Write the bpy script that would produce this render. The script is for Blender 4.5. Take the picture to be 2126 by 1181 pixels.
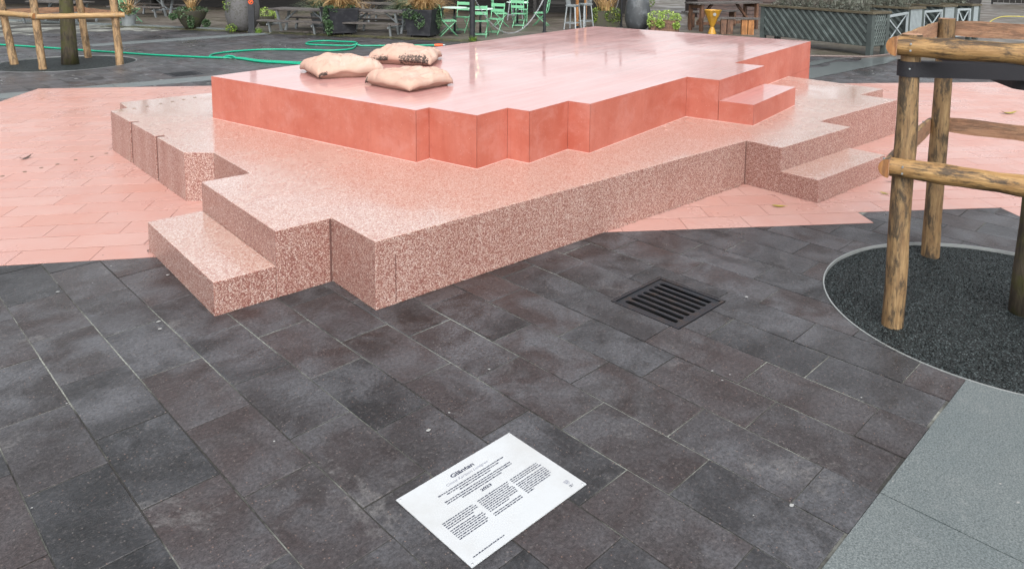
import bpy, bmesh, math, random
from mathutils import Vector, Matrix, noise

random.seed(7)
PI = math.pi
scene = bpy.context.scene
for o_ in list(bpy.data.objects):
    bpy.data.objects.remove(o_)

# ------------------------------------------------------------------ camera
CAM = Vector((-2.16136, -3.92495, 2.12677))
RT = Vector((0.72766, -0.68578, 0.01451)).normalized()
FW = Vector((0.68259, 0.72186, -0.11397)).normalized()
UP = RT.cross(FW).normalized()
F_PX, CX, CY = 1555.254, 1173.80, 96.88
cam_data = bpy.data.cameras.new('camera')
cam = bpy.data.objects.new('camera', cam_data)
scene.collection.objects.link(cam)
cam.matrix_world = Matrix(((RT.x, UP.x, -FW.x, CAM.x), (RT.y, UP.y, -FW.y, CAM.y), (RT.z, UP.z, -FW.z, CAM.z), (0, 0, 0, 1)))
cam_data.sensor_fit = 'HORIZONTAL'
cam_data.sensor_width = 36.0
cam_data.lens = F_PX / 2126 * 36.0
cam_data.shift_x = (1063 - CX) / 2126
cam_data.shift_y = (CY - 590.5) / 2126
cam_data.clip_start = 0.05
cam_data.clip_end = 900
scene.camera = cam

# ------------------------------------------------------------------ sky, sun, exposure
SUN_EL, SUN_AZ = math.radians(48), math.radians(215)      # azimuth from +y towards +x
world = bpy.data.worlds.new('World')
scene.world = world
world.use_nodes = True
wn = world.node_tree.nodes
wl = world.node_tree.links
wn.clear()
sky = wn.new('ShaderNodeTexSky')
sky.sky_type = 'NISHITA'
sky.sun_disc = False
sky.sun_elevation = SUN_EL
sky.sun_rotation = SUN_AZ
sky.air_density = 1.0
sky.dust_density = 4.6
sky.ozone_density = 1.0
hs = wn.new('ShaderNodeHueSaturation')
hs.inputs['Saturation'].default_value = 0.16
hs.inputs['Value'].default_value = 1.0
bg = wn.new('ShaderNodeBackground')
bg.inputs['Strength'].default_value = 0.15
wo = wn.new('ShaderNodeOutputWorld')
wl.new(sky.outputs[0], hs.inputs['Color'])
wl.new(hs.outputs[0], bg.inputs['Color'])
wl.new(bg.outputs[0], wo.inputs['Surface'])

sun_data = bpy.data.lights.new('sun', 'SUN')
sun_data.energy = 0.9
sun_data.angle = math.radians(60)
sun_data.color = (1.0, 0.97, 0.93)
sun = bpy.data.objects.new('sun', sun_data)
scene.collection.objects.link(sun)
sdir = Vector((math.sin(SUN_AZ) * math.cos(SUN_EL), math.cos(SUN_AZ) * math.cos(SUN_EL), math.sin(SUN_EL)))
sun.rotation_euler = sdir.to_track_quat('Z', 'Y').to_euler()

scene.view_settings.view_transform = 'Standard'
scene.view_settings.look = 'None'
scene.view_settings.gamma = 1.0
scene.view_settings.use_curve_mapping = False
scene.view_settings.exposure = 1.0
scene.render.engine = 'CYCLES'

# ------------------------------------------------------------------ helpers
COL = scene.collection


def proj(p):
    q = Vector(p) - CAM
    d = q.dot(FW)
    if d < 0.05:
        return None
    return CX + F_PX * q.dot(RT) / d, CY - F_PX * q.dot(UP) / d, d


def tag(o, label=None, cat=None, group=None, kind=None):
    if label: o['label'] = label
    if cat: o['category'] = cat
    if group: o['group'] = group
    if kind: o['kind'] = kind
    return o


def empty(name, loc=(0, 0, 0), rz=0.0, label=None, cat=None, group=None, kind=None):
    o = bpy.data.objects.new(name, None)
    o.empty_display_size = 0.1
    COL.objects.link(o)
    o.location = loc
    o.rotation_euler = (0, 0, rz)
    return tag(o, label, cat, group, kind)


def link_mesh(name, me, parent=None, loc=None, rz=None):
    o = bpy.data.objects.new(name, me)
    COL.objects.link(o)
    if parent is not None: o.parent = parent
    if loc is not None: o.location = loc
    if rz is not None: o.rotation_euler = (0, 0, rz)
    return o


def copy_tree(o, parent=None):
    c = o.copy()
    COL.objects.link(c)
    c.parent = parent
    for ch in [k for k in o.children]:
        copy_tree(ch, c)
    return c


class MB:
    """collects faces, then links them as one mesh object"""

    def __init__(self):
        self.v, self.f, self.m = [], [], []

    def face(self, pts, mi=0):
        n = len(self.v)
        self.v += [tuple(p) for p in pts]
        self.f.append(tuple(range(n, n + len(pts))))
        self.m.append(mi)

    def grid(self, rows, closed=False, mi=0):
        n = len(self.v)
        w = len(rows[0])
        for r in rows: self.v += [tuple(p) for p in r]
        for i in range(len(rows) - 1):
            for j in range(w if closed else w - 1):
                a = n + i * w + j; b = n + i * w + (j + 1) % w
                self.f.append((a, b, b + w, a + w)); self.m.append(mi)

    def box(self, c, s, rz=0.0, mi=0, tilt=None):
        hx, hy, hz = s[0] / 2, s[1] / 2, s[2] / 2
        M = Matrix.Rotation(rz, 3, 'Z')
        if tilt is not None: M = M @ tilt
        P = [M @ Vector((x * hx, y * hy, z * hz)) + Vector(c) for x, y, z in
             ((-1, -1, -1), (1, -1, -1), (1, 1, -1), (-1, 1, -1), (-1, -1, 1), (1, -1, 1), (1, 1, 1), (-1, 1, 1))]
        n = len(self.v)
        self.v += [tuple(p) for p in P]
        for q in ((0, 3, 2, 1), (4, 5, 6, 7), (0, 1, 5, 4), (1, 2, 6, 5), (2, 3, 7, 6), (3, 0, 4, 7)):
            self.f.append(tuple(n + k for k in q)); self.m.append(mi)

    def bar(self, a, b, w, h, mi=0):
        """rectangular bar from a to b, w sideways (horizontal), h the other way"""
        a, b = Vector(a), Vector(b)
        d = (b - a).normalized()
        sd = d.cross(Vector((0, 0, 1)))
        sd = Vector((1, 0, 0)) if sd.length < 1e-4 else sd.normalized()
        u = sd.cross(d)
        R = []
        for p in (a, b):
            R.append([p + sd * (x * w / 2) + u * (y * h / 2) for x, y in ((-1, -1), (1, -1), (1, 1), (-1, 1))])
        self.grid([R[0], R[1]], True, mi)
        self.face(R[0][::-1], mi); self.face(R[1], mi)

    def tube(self, pts, r, n=8, caps=True, mi=0, capmi=None):
        pts = [Vector(p) for p in pts]
        rs = r if isinstance(r, (list, tuple)) else [r] * len(pts)
        rows = []
        prev = None
        for i, p in enumerate(pts):
            t = (pts[min(i + 1, len(pts) - 1)] - pts[max(i - 1, 0)]).normalized()
            if prev is None:
                s = t.cross(Vector((0, 0, 1)))
                s = Vector((1, 0, 0)) if s.length < 0.02 else s.normalized()
            else:
                s = (prev - t * prev.dot(t)).normalized()
            prev = s
            u = s.cross(t)
            rows.append([p + (s * math.cos(2 * PI * k / n) + u * math.sin(2 * PI * k / n)) * rs[i] for k in range(n)])
        self.grid(rows, True, mi)
        if caps:
            cm = mi if capmi is None else capmi
            self.face(rows[0], cm); self.face(rows[-1][::-1], cm)

    def lathe(self, prof, n=24, c=(0, 0, 0), mi=0):
        rows = [[(c[0] + r * math.cos(2 * PI * k / n), c[1] + r * math.sin(2 * PI * k / n), c[2] + z) for k in range(n)] for r, z in prof]
        self.grid(rows, True, mi)

    def prism(self, poly, z0, z1, mi=0, topmi=None, bottom=True):
        tm = mi if topmi is None else topmi
        self.face([(x, y, z1) for x, y in poly], tm)
        if bottom: self.face([(x, y, z0) for x, y in reversed(poly)], mi)
        for i in range(len(poly)):
            a, b = poly[i], poly[(i + 1) % len(poly)]
            self.face([(a[0], a[1], z0), (b[0], b[1], z0), (b[0], b[1], z1), (a[0], a[1], z1)], mi)

    def mesh(self, name, mats, smooth=False, weld=True):
        me = bpy.data.meshes.new(name)
        me.from_pydata(self.v, [], self.f)
        for m in (mats if isinstance(mats, (list, tuple)) else [mats]): me.materials.append(m)
        me.polygons.foreach_set('material_index', self.m)
        if smooth: me.polygons.foreach_set('use_smooth', [True] * len(self.f))
        me.validate()
        bm = bmesh.new(); bm.from_mesh(me)
        if weld: bmesh.ops.remove_doubles(bm, verts=bm.verts, dist=1e-5)
        bmesh.ops.recalc_face_normals(bm, faces=bm.faces)
        bm.to_mesh(me); bm.free()
        me.update()
        return me

    def build(self, name, mats, parent=None, smooth=False, loc=None, rz=None, weld=True, auto=None):
        me = self.mesh(name, mats, smooth or auto is not None, weld)
        if auto is not None:
            me.set_sharp_from_angle(angle=math.radians(auto))
        return link_mesh(name, me, parent, loc, rz)


# ---- 2D polygon tools
def area2(p):
    return 0.5 * sum(p[i][0] * p[(i + 1) % len(p)][1] - p[(i + 1) % len(p)][0] * p[i][1] for i in range(len(p)))


def clip(poly, a, b, keep_left=True):
    out = []
    n = len(poly)
    sgn = 1 if keep_left else -1

    def d(p): return sgn * ((b[0] - a[0]) * (p[1] - a[1]) - (b[1] - a[1]) * (p[0] - a[0]))
    for i in range(n):
        p, q = poly[i], poly[(i + 1) % n]
        dp, dq = d(p), d(q)
        if dp >= 0: out.append(p)
        if (dp > 0 and dq < 0) or (dp < 0 and dq > 0):
            t = dp / (dp - dq)
            out.append((p[0] + (q[0] - p[0]) * t, p[1] + (q[1] - p[1]) * t))
    return out


def subtract(pieces, cv):
    """pieces (convex, ccw) minus convex ccw polygon"""
    xs = [p[0] for p in cv]; ys = [p[1] for p in cv]
    x0, x1, y0, y1 = min(xs), max(xs), min(ys), max(ys)
    res = []
    for P in pieces:
        if max(p[0] for p in P) < x0 or min(p[0] for p in P) > x1 or max(p[1] for p in P) < y0 or min(p[1] for p in P) > y1:
            res.append(P); continue
        rest = P
        for i in range(len(cv)):
            a, b = cv[i], cv[(i + 1) % len(cv)]
            o = clip(rest, a, b, False)
            if len(o) > 2 and abs(area2(o)) > 1e-5: res.append(o)
            rest = clip(rest, a, b, True)
            if len(rest) < 3: break
    return res


def offset_poly(poly, d):
    """shrink a ccw simple polygon by d"""
    n = len(poly)
    out = []
    for i in range(n):
        p0, p1, p2 = Vector(poly[i - 1]), Vector(poly[i]), Vector(poly[(i + 1) % n])
        e1 = (p1 - p0).normalized(); e2 = (p2 - p1).normalized()
        n1 = Vector((-e1.y, e1.x)); n2 = Vector((-e2.y, e2.x))
        k = 1 + n1.dot(n2)
        m = (n1 + n2) / max(k, 0.2)
        q = p1 + m * d
        out.append((q.x, q.y))
    return out


# ------------------------------------------------------------------ materials
class NT:
    def __init__(self, name):
        self.m = bpy.data.materials.new(name)
        self.m.use_nodes = True
        self.t = self.m.node_tree
        self.b = self.t.nodes['Principled BSDF']

    def n(self, typ, ins=None, **kw):
        nd = self.t.nodes.new(typ)
        for k, v in kw.items(): setattr(nd, k, v)
        for k, v in (ins or {}).items():
            s = nd.inputs[k]
            if hasattr(v, 'is_output') or isinstance(v, bpy.types.NodeSocket): self.t.links.new(v, s)
            else: s.default_value = v
        return nd

    def pos(self): return self.n('ShaderNodeNewGeometry').outputs['Position']

    def obj(self): return self.n('ShaderNodeTexCoord').outputs['Object']

    def mapping(self, vec, scale=(1, 1, 1), rot=(0, 0, 0), loc=(0, 0, 0)):
        return self.n('ShaderNodeMapping', {'Vector': vec, 'Scale': scale, 'Rotation': rot, 'Location': loc}).outputs[0]

    def noise(self, vec, scale, detail=4.0, rough=0.55, dist=0.0):
        return self.n('ShaderNodeTexNoise', {'Vector': vec, 'Scale': scale, 'Detail': detail, 'Roughness': rough, 'Distortion': dist}).outputs['Fac']

    def ramp(self, fac, stops, interp='LINEAR'):
        r = self.n('ShaderNodeValToRGB', {'Fac': fac})
        cr = r.color_ramp
        cr.interpolation = interp
        while len(cr.elements) < len(stops): cr.elements.new(0.5)
        for e, (p, c) in zip(cr.elements, stops):
            e.position = p
            e.color = (c[0], c[1], c[2], 1) if not isinstance(c, (int, float)) else (c, c, c, 1)
        return r.outputs['Color']

    def mix(self, fac, a, b, mode='MIX'):
        nd = self.n('ShaderNodeMix', data_type='RGBA', blend_type=mode)
        for s, v in ((nd.inputs[0], fac), (nd.inputs[6], a), (nd.inputs[7], b)):
            if isinstance(v, bpy.types.NodeSocket): self.t.links.new(v, s)
            elif isinstance(v, (int, float)) and s.type == 'RGBA': s.default_value = (v, v, v, 1)
            elif isinstance(v, (tuple, list)): s.default_value = (v[0], v[1], v[2], 1)
            else: s.default_value = v
        return nd.outputs[2]

    def math(self, op, a, b=None, clampv=False):
        nd = self.n('ShaderNodeMath', operation=op, use_clamp=clampv)
        for s, v in zip(nd.inputs, (a, b)):
            if v is None: continue
            if isinstance(v, bpy.types.NodeSocket): self.t.links.new(v, s)
            else: s.default_value = v
        return nd.outputs[0]

    def bump(self, h, strength=0.3, dist=0.01, normal=None):
        ins = {'Height': h, 'Strength': strength, 'Distance': dist}
        if normal is not None: ins['Normal'] = normal
        return self.n('ShaderNodeBump', ins).outputs[0]

    def rand(self):
        a = self.n('ShaderNodeObjectInfo').outputs['Random']
        b = self.n('ShaderNodeNewGeometry').outputs['Random Per Island']
        return self.math('FRACT', self.math('ADD', a, b))

    def out(self, **kw):
        for k, v in kw.items():
            key = {'color': 'Base Color', 'rough': 'Roughness', 'metal': 'Metallic', 'normal': 'Normal', 'coat': 'Coat Weight',
                   'coat_rough': 'Coat Roughness', 'spec': 'Specular IOR Level', 'sub': 'Subsurface Weight', 'trans': 'Transmission Weight',
                   'coat_normal': 'Coat Normal'}[k]
            s = self.b.inputs[key]
            if isinstance(v, bpy.types.NodeSocket): self.t.links.new(v, s)
            elif s.type == 'RGBA': s.default_value = (v[0], v[1], v[2], 1)
            else: s.default_value = v
        return self.m


def m_plain(name, col, rough=0.6, metal=0.0, var=0.25, scale=9.0, bump=0.15, dirt=None):
    """painted / cast surface with uneven tone and faint relief"""
    t = NT(name)
    p = t.obj()
    a = t.noise(p, scale, 5)
    c = t.mix(a, tuple(x * (1 - var) for x in col), tuple(min(1, x * (1 + var)) for x in col))
    if dirt:
        d = t.ramp(t.noise(p, scale * 0.6, 6, 0.65), [(0.5, 0), (0.68, 1)])
        c = t.mix(d, c, dirt)
    r = t.math('ADD', t.math('MULTIPLY', a, 0.2), rough - 0.1)
    return t.out(color=c, rough=r, metal=metal, normal=t.bump(t.noise(p, scale * 14, 3), bump, 0.004))


# --- paving
def paver_mat(name, dark, light, warm):
    t = NT(name)
    p = t.pos()
    rnd = t.rand()
    base = t.mix(rnd, dark, light)
    wv = t.math('FRACT', t.math('MULTIPLY', rnd, 7.31))
    base = t.mix(t.math('MULTIPLY', t.ramp(wv, [(0.30, 0), (0.9, 1)]), 0.75), base, warm)
    # clouding per stone: pale haze puts wet sky sheen into the colour
    off = t.n('ShaderNodeCombineXYZ', {0: t.math('MULTIPLY', rnd, 7.0), 1: t.math('MULTIPLY', wv, 5.0), 2: 0.0}).outputs[0]
    po = t.n('ShaderNodeVectorMath', {0: p, 1: off}, operation='ADD').outputs[0]
    sheen_haze = t.ramp(t.noise(po, 3.0, 7, 0.62, 0.5), [(0.40, 0.0), (0.60, 1.0)])
    big = t.ramp(t.noise(p, 0.75, 5, 0.6, 0.5), [(0.36, 0.25), (0.58, 1.0)])
    base = t.mix(t.math('MULTIPLY', t.math('MULTIPLY', sheen_haze, big), 0.95), base, (0.092, 0.094, 0.104))
    stain = t.ramp(t.noise(t.mapping(p, loc=(7, 3, 0)), 2.4, 8, 0.68, 0.7), [(0.50, 0.0), (0.64, 0.8)])
    base = t.mix(stain, base, t.mix(1.0, base, (0.50, 0.46, 0.44), 'MULTIPLY'))
    crust = t.ramp(t.noise(t.mapping(p, loc=(31.3, 10.2, 0)), 1.5, 11, 0.78, 0.4), [(0.585, 0.0), (0.68, 0.8)])
    base = t.mix(crust, base, (0.15, 0.145, 0.145))
    g = t.noise(p, 62, 4, 0.8)
    base = t.mix(t.ramp(g, [(0.36, 0.9), (0.60, 0.0)]), base, t.mix(1.0, base, (0.30, 0.30, 0.30), 'MULTIPLY'))
    base = t.mix(t.ramp(t.noise(t.mapping(p, loc=(3, 3, 3)), 48, 4, 0.85), [(0.55, 0.0), (0.70, 0.6)]), base, (0.125, 0.112, 0.110))
    vo = t.n('ShaderNodeTexVoronoi', {'Vector': p, 'Scale': 70.0}, feature='F1')
    vs = t.n('ShaderNodeSeparateColor', {0: vo.outputs['Color']})
    sp = t.math('MULTIPLY', t.math('LESS_THAN', vo.outputs['Distance'], t.math('MULTIPLY', vs.outputs[2], 0.22)), t.math('GREATER_THAN', vs.outputs[0], 0.62))
    base = t.mix(t.math('MULTIPLY', sp, 0.45), base, t.mix(vs.outputs[1], (0.20, 0.19, 0.18), (0.27, 0.16, 0.12)))
    wet = t.noise(t.mapping(p, loc=(3, 17, 0)), 0.8, 5, 0.6, 0.3)
    rough = t.ramp(wet, [(0.38, 0.24), (0.62, 0.60)])
    h = t.math('ADD', t.math('MULTIPLY', g, 0.8), t.math('MULTIPLY', t.noise(p, 30, 5, 0.65), 1.2))
    return t.out(color=base, rough=rough, normal=t.bump(h, 0.7, 0.005), spec=0.5)


M_PAVER = paver_mat('dark_paver', (0.011, 0.0118, 0.0135), (0.036, 0.036, 0.040), (0.048, 0.032, 0.031))

t = NT('joint_sand')
p = t.pos()
jn = t.noise(p, 1.3, 5, 0.6, 0.5)
jc = t.mix(t.ramp(jn, [(0.42, 0), (0.58, 1)]), (0.03, 0.029, 0.027), (0.26, 0.27, 0.245))
jc = t.mix(t.ramp(t.noise(p, 55, 4), [(0.35, 0.5), (0.6, 0.0)]), jc, (0.05, 0.05, 0.04))
M_JOINT = t.out(color=jc, rough=0.9, normal=t.bump(t.noise(p, 90, 3), 0.6, 0.003))

t = NT('pink_joint')
p = t.pos()
M_PINKJ = t.out(color=t.mix(t.noise(p, 3, 5), (0.040, 0.016, 0.010), (0.12, 0.052, 0.038)), rough=0.9)

t = NT('pink_tile')
p = t.pos()
rnd = t.rand()
c = t.mix(rnd, (0.405, 0.222, 0.190), (0.430, 0.258, 0.226))
c = t.mix(t.ramp(t.math('FRACT', t.math('MULTIPLY', rnd, 9.7)), [(0.78, 0), (1, 0.55)]), c, (0.405, 0.195, 0.150))
off = t.n('ShaderNodeCombineXYZ', {0: t.math('MULTIPLY', rnd, 9.0), 1: t.math('MULTIPLY', rnd, 23.0), 2: 0.0}).outputs[0]
po = t.n('ShaderNodeVectorMath', {0: p, 1: off}, operation='ADD').outputs[0]
c = t.mix(t.ramp(t.noise(po, 2.6, 6, 0.6, 0.4), [(0.42, 0), (0.70, 0.55)]), c, (0.415, 0.195, 0.155))
c = t.mix(t.ramp(t.noise(t.mapping(p, loc=(5, 9, 0)), 2.0, 7, 0.7), [(0.50, 0), (0.76, 0.35)]), c, (0.455, 0.300, 0.270))
vo = t.n('ShaderNodeTexVoronoi', {'Vector': p, 'Scale': 7.0}, feature='F1')
c = t.mix(t.math('MULTIPLY', t.math('LESS_THAN', vo.outputs['Distance'], 0.045), t.math('GREATER_THAN', t.n('ShaderNodeSeparateColor', {0: vo.outputs['Color']}).outputs[0], 0.62)), c, (0.10, 0.055, 0.04))
pw = t.ramp(t.noise(t.mapping(p, scale=(1, 1, 1), loc=(1.7, 4.1, 0)), 0.9, 5, 0.65, 0.4), [(0.36, 0.22), (0.64, 0.45)])
h = t.noise(p, 130, 3)
M_PINK = t.out(color=c, rough=pw, normal=t.bump(t.math('ADD', h, t.noise(p, 9, 3)), 0.15, 0.003))

t = NT('granite_slab')
p = t.pos()
g1 = t.noise(p, 135, 3, 0.8)
c = t.ramp(g1, [(0.34, (0.045, 0.054, 0.056)), (0.46, (0.092, 0.108, 0.110)), (0.56, (0.132, 0.152, 0.154)), (0.70, (0.195, 0.215, 0.214))])
c = t.mix(t.ramp(t.noise(p, 2.3, 6, 0.6), [(0.4, 0), (0.7, 0.6)]), c, t.mix(1.0, c, (0.72, 0.78, 0.81), 'MULTIPLY'))
c = t.mix(t.ramp(t.noise(p, 5.5, 9, 0.75), [(0.57, 0), (0.72, 0.5)]), c, (0.22, 0.232, 0.23))
M_GRANITE = t.out(color=c, rough=t.ramp(t.noise(p, 1.1, 4), [(0.35, 0.33), (0.6, 0.6)]), normal=t.bump(g1, 0.3, 0.003))

t = NT('bound_gravel')
p = t.pos()
vo = t.n('ShaderNodeTexVoronoi', {'Vector': p, 'Scale': 100.0}, feature='F1')
c = t.ramp(t.n('ShaderNodeSeparateColor', {0: vo.outputs['Color']}).outputs[0], [(0.0, (0.0063, 0.0092, 0.0096)), (0.5, (0.0252, 0.0345, 0.0360)), (0.85, (0.0525, 0.0690, 0.0720)), (1.0, (0.1103, 0.1380, 0.1416))])
c = t.mix(t.ramp(vo.outputs['Distance'], [(0.30, 0), (0.70, 0.95)]), c, (0.0032, 0.0046, 0.0048))
M_GRAVEL = t.out(color=c, spec=0.25, rough=0.6, normal=t.bump(t.math('SUBTRACT', 1.0, vo.outputs['Distance']), 1.0, 0.012))


# --- the two platforms
def terrazzo(name, top):
    t = NT(name)
    p = t.pos()
    dn = t.n('ShaderNodeTexNoise', {'Vector': p, 'Scale': 90.0, 'Detail': 1.0})
    pv = t.n('ShaderNodeVectorMath', {0: p, 1: t.n('ShaderNodeVectorMath', {0: dn.outputs['Color'], 'Scale': 0.005}, operation='SCALE').outputs[0]}, operation='ADD').outputs[0]
    sc = 118.0 if top else 150.0
    vo = t.n('ShaderNodeTexVoronoi', {'Vector': pv, 'Scale': sc}, feature='F1')
    ve = t.n('ShaderNodeTexVoronoi', {'Vector': pv, 'Scale': sc}, feature='DISTANCE_TO_EDGE')
    rc = t.n('ShaderNodeSeparateColor', {0: vo.outputs['Color']})
    if top:
        chips = t.ramp(rc.outputs[0], [(0.0, (0.265, 0.120, 0.088)), (0.16, (0.382, 0.234, 0.186)), (0.38, (0.461, 0.360, 0.305)), (0.7, (0.519, 0.448, 0.393)), (1.0, (0.588, 0.552, 0.506))])
        chips = t.mix(t.math('GREATER_THAN', rc.outputs[1], 0.90), chips, (0.304, 0.130, 0.098))
        edge = t.ramp(ve.outputs['Distance'], [(0.04, 0.9), (0.15, 0.0)])
        matrix = (0.323, 0.156, 0.122)
    else:
        chips = t.ramp(rc.outputs[0], [(0.0, (0.108, 0.043, 0.035)), (0.18, (0.235, 0.109, 0.088)), (0.32, (0.450, 0.328, 0.274)), (0.7, (0.569, 0.464, 0.402)), (1.0, (0.725, 0.677, 0.620))])
        chips = t.mix(t.math('GREATER_THAN', rc.outputs[1], 0.91), chips, (0.177, 0.063, 0.049))
        edge = t.ramp(ve.outputs['Distance'], [(0.06, 1.0), (0.25, 0.0)])
        matrix = (0.201, 0.078, 0.062)
    c = t.mix(edge, chips, matrix)
    if top:
        big = t.ramp(t.noise(p, 1.3, 5, 0.6, 0.5), [(0.35, 0), (0.68, 0.55)])
        c = t.mix(big, c, t.mix(1.0, c, (1.0, 0.88, 0.84), 'MULTIPLY'))
        r = t.ramp(t.noise(t.mapping(p, loc=(4, 4, 0)), 0.9, 5, 0.6, 0.4), [(0.42, 0.10), (0.6, 0.34)])
        return t.out(color=c, rough=0.4, coat=1.0, coat_rough=r, normal=t.bump(ve.outputs['Distance'], 0.05, 0.002))
    # uneven casting, run-off marks with their own shape
    big = t.ramp(t.noise(t.mapping(p, scale=(3.0, 3.0, 0.7)), 1.0, 6, 0.6, 0.5), [(0.35, 0), (0.68, 0.6)])
    c = t.mix(big, c, t.mix(1.0, c, (0.84, 0.78, 0.76), 'MULTIPLY'))
    run = t.ramp(t.noise(t.mapping(p, scale=(24, 24, 1.3), loc=(2, 5, 1)), 1.0, 4, 0.6), [(0.58, 0), (0.74, 0.5)])
    c = t.mix(run, c, t.mix(1.0, c, (0.7, 0.6, 0.58), 'MULTIPLY'))
    return t.out(color=c, rough=0.42, normal=t.bump(ve.outputs['Distance'], 0.35, 0.003))


M_TERR = terrazzo('exposed_terrazzo', False)
M_TERRTOP = terrazzo('polished_terrazzo', True)

t = NT('red_concrete')
p = t.pos()
c = t.mix(t.ramp(t.noise(p, 2.0, 7, 0.62, 0.25), [(0.34, 0), (0.66, 1)]), (0.345, 0.086, 0.054), (0.425, 0.140, 0.100))
c = t.mix(t.ramp(t.noise(t.mapping(p, scale=(30, 30, 0.9)), 1.0, 5, 0.65), [(0.46, 0), (0.78, 0.35)]), c, (0.30, 0.072, 0.050))
c = t.mix(t.ramp(t.noise(t.mapping(p, scale=(3.5, 3.5, 4.5), loc=(3, 1, 8)), 1.0, 9, 0.72, 0.4), [(0.49, 0), (0.68, 0.65)]), c, (0.44, 0.18, 0.145))
c = t.mix(t.ramp(t.noise(t.mapping(p, scale=(90, 90, 2.5), loc=(3, 1, 8)), 1.0, 4, 0.7), [(0.60, 0), (0.72, 0.3)]), c, (0.20, 0.055, 0.042))
vo = t.n('ShaderNodeTexVoronoi', {'Vector': p, 'Scale': 38.0}, feature='F1')
vcol = t.n('ShaderNodeSeparateColor', {0: vo.outputs['Color']})
c = t.mix(t.math('MULTIPLY', t.math('LESS_THAN', vo.outputs['Distance'], 0.09), t.math('GREATER_THAN', vcol.outputs[0], 0.66)), c, (0.55, 0.36, 0.31))
c = t.mix(t.math('MULTIPLY', t.math('LESS_THAN', vo.outputs['Distance'], 0.10), t.math('LESS_THAN', vcol.outputs[1], 0.10)), c, (0.12, 0.03, 0.025))
c = t.mix(t.ramp(t.noise(p, 19, 6, 0.72), [(0.56, 0), (0.74, 0.55)]), c, (0.27, 0.066, 0.048))
M_RED = t.out(color=c, rough=t.ramp(t.noise(p, 1.4, 4), [(0.3, 0.42), (0.7, 0.62)]), normal=t.bump(t.noise(p, 70, 3), 0.10, 0.003), spec=0.5)

t = NT('polished_red_concrete')
p = t.pos()
pm = t.mapping(p, rot=(0, 0, math.radians(-13.2)), scale=(1, 1, 1))
c = t.mix(t.noise(p, 1.2, 5, 0.6), (0.44, 0.212, 0.195), (0.51, 0.288, 0.268))
st = t.noise(t.mapping(pm, scale=(0.7, 26, 1)), 1.0, 5, 0.65)
c = t.mix(t.ramp(st, [(0.42, 0), (0.66, 0.6)]), c, (0.40, 0.190, 0.180))
st2 = t.noise(t.mapping(pm, scale=(1.1, 70, 1), loc=(4, 2, 0)), 1.0, 4, 0.6)
c = t.mix(t.ramp(st2, [(0.55, 0), (0.72, 0.5)]), c, (0.54, 0.37, 0.36))
lines = t.math('SUBTRACT', t.math('FRACT', t.math('MULTIPLY', t.n('ShaderNodeSeparateXYZ', {0: pm}).outputs[1], 2.6)), 0.5)
c = t.mix(t.ramp(t.math('ABSOLUTE', lines), [(0.470, 0), (0.485, 0.35)]), c, (0.56, 0.42, 0.40))
wave = t.noise(t.mapping(pm, scale=(1.6, 9, 1)), 1.0, 4, 0.55)
cr = t.ramp(t.noise(t.mapping(p, loc=(2, 8, 0)), 0.8, 5, 0.6, 0.5), [(0.42, 0.03), (0.60, 0.14)])
film = t.ramp(t.math('ADD', t.math('MULTIPLY', st, 0.5), t.math('MULTIPLY', t.noise(t.mapping(pm, scale=(0.5, 2.2, 1), loc=(6, 1, 0)), 1.0, 6, 0.65, 0.6), 0.5)), [(0.36, 1.0), (0.60, 0.45)])
M_REDTOP = t.out(color=c, rough=0.35, coat=film, coat_rough=cr, coat_normal=t.bump(wave, 0.06, 0.02), normal=t.bump(st, 0.05, 0.004))

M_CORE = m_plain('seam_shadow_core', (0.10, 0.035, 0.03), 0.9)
M_GROUT = m_plain('pale_grout', (0.62, 0.42, 0.38), 0.7)
M_BRASS = m_plain('tarnished_disc', (0.16, 0.11, 0.07), 0.45, 0.6)

# --- iron, steel, paint
M_IRON = m_plain('cast_iron', (0.030, 0.033, 0.040), 0.36, 0.6, 0.35, 18, 0.5, dirt=(0.055, 0.042, 0.036))
M_BARIRON = m_plain('worn_bar_iron', (0.014, 0.016, 0.020), 0.62, 0.0, 0.35, 18, 0.5)
M_JOINTSHADE = m_plain('shade_dark_aggregate', (0.12, 0.055, 0.045), 0.8, 0.0, 0.6, 60, 1.0)
M_PIT = m_plain('shaft_dark', (0.006, 0.006, 0.006), 0.9)
M_RING = m_plain('galvanised_ring', (0.34, 0.36, 0.36), 0.45, 0.5)
M_BLACKPOST = m_plain('black_painted_steel', (0.012, 0.014, 0.018), 0.45, 0.0, 0.35, 12, 0.2, dirt=(0.03, 0.03, 0.032))
M_STEEL = m_plain('galvanised_steel', (0.30, 0.33, 0.345), 0.5, 0.55)
M_CHAIN = m_plain('chain_steel', (0.42, 0.44, 0.46), 0.4, 0.7)
M_MINT = m_plain('mint_paint', (0.155, 0.42, 0.24), 0.45, 0.0, 0.18, 6, 0.1)
M_MINTTOP = m_plain('pale_mint_top', (0.52, 0.66, 0.60), 0.35, 0.0, 0.12, 6, 0.05)
M_BLACKWOOD = m_plain('black_stained_planter', (0.011, 0.012, 0.017), 0.6, 0.0, 0.4, 10, 0.4, dirt=(0.035, 0.036, 0.04))
M_HOSE = m_plain('green_hose', (0.0, 0.27, 0.155), 0.35, 0.0, 0.1, 6, 0.05)
M_ORANGE = m_plain('orange_plastic', (0.75, 0.10, 0.02), 0.4)
M_STRAP = m_plain('black_webbing', (0.010, 0.010, 0.014), 0.75, 0.0, 0.3, 40, 0.6)
M_YELLOW = m_plain('ochre_paint', (0.40, 0.21, 0.02), 0.45, 0.0, 0.15, 7, 0.1, dirt=(0.30, 0.16, 0.03))
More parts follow.
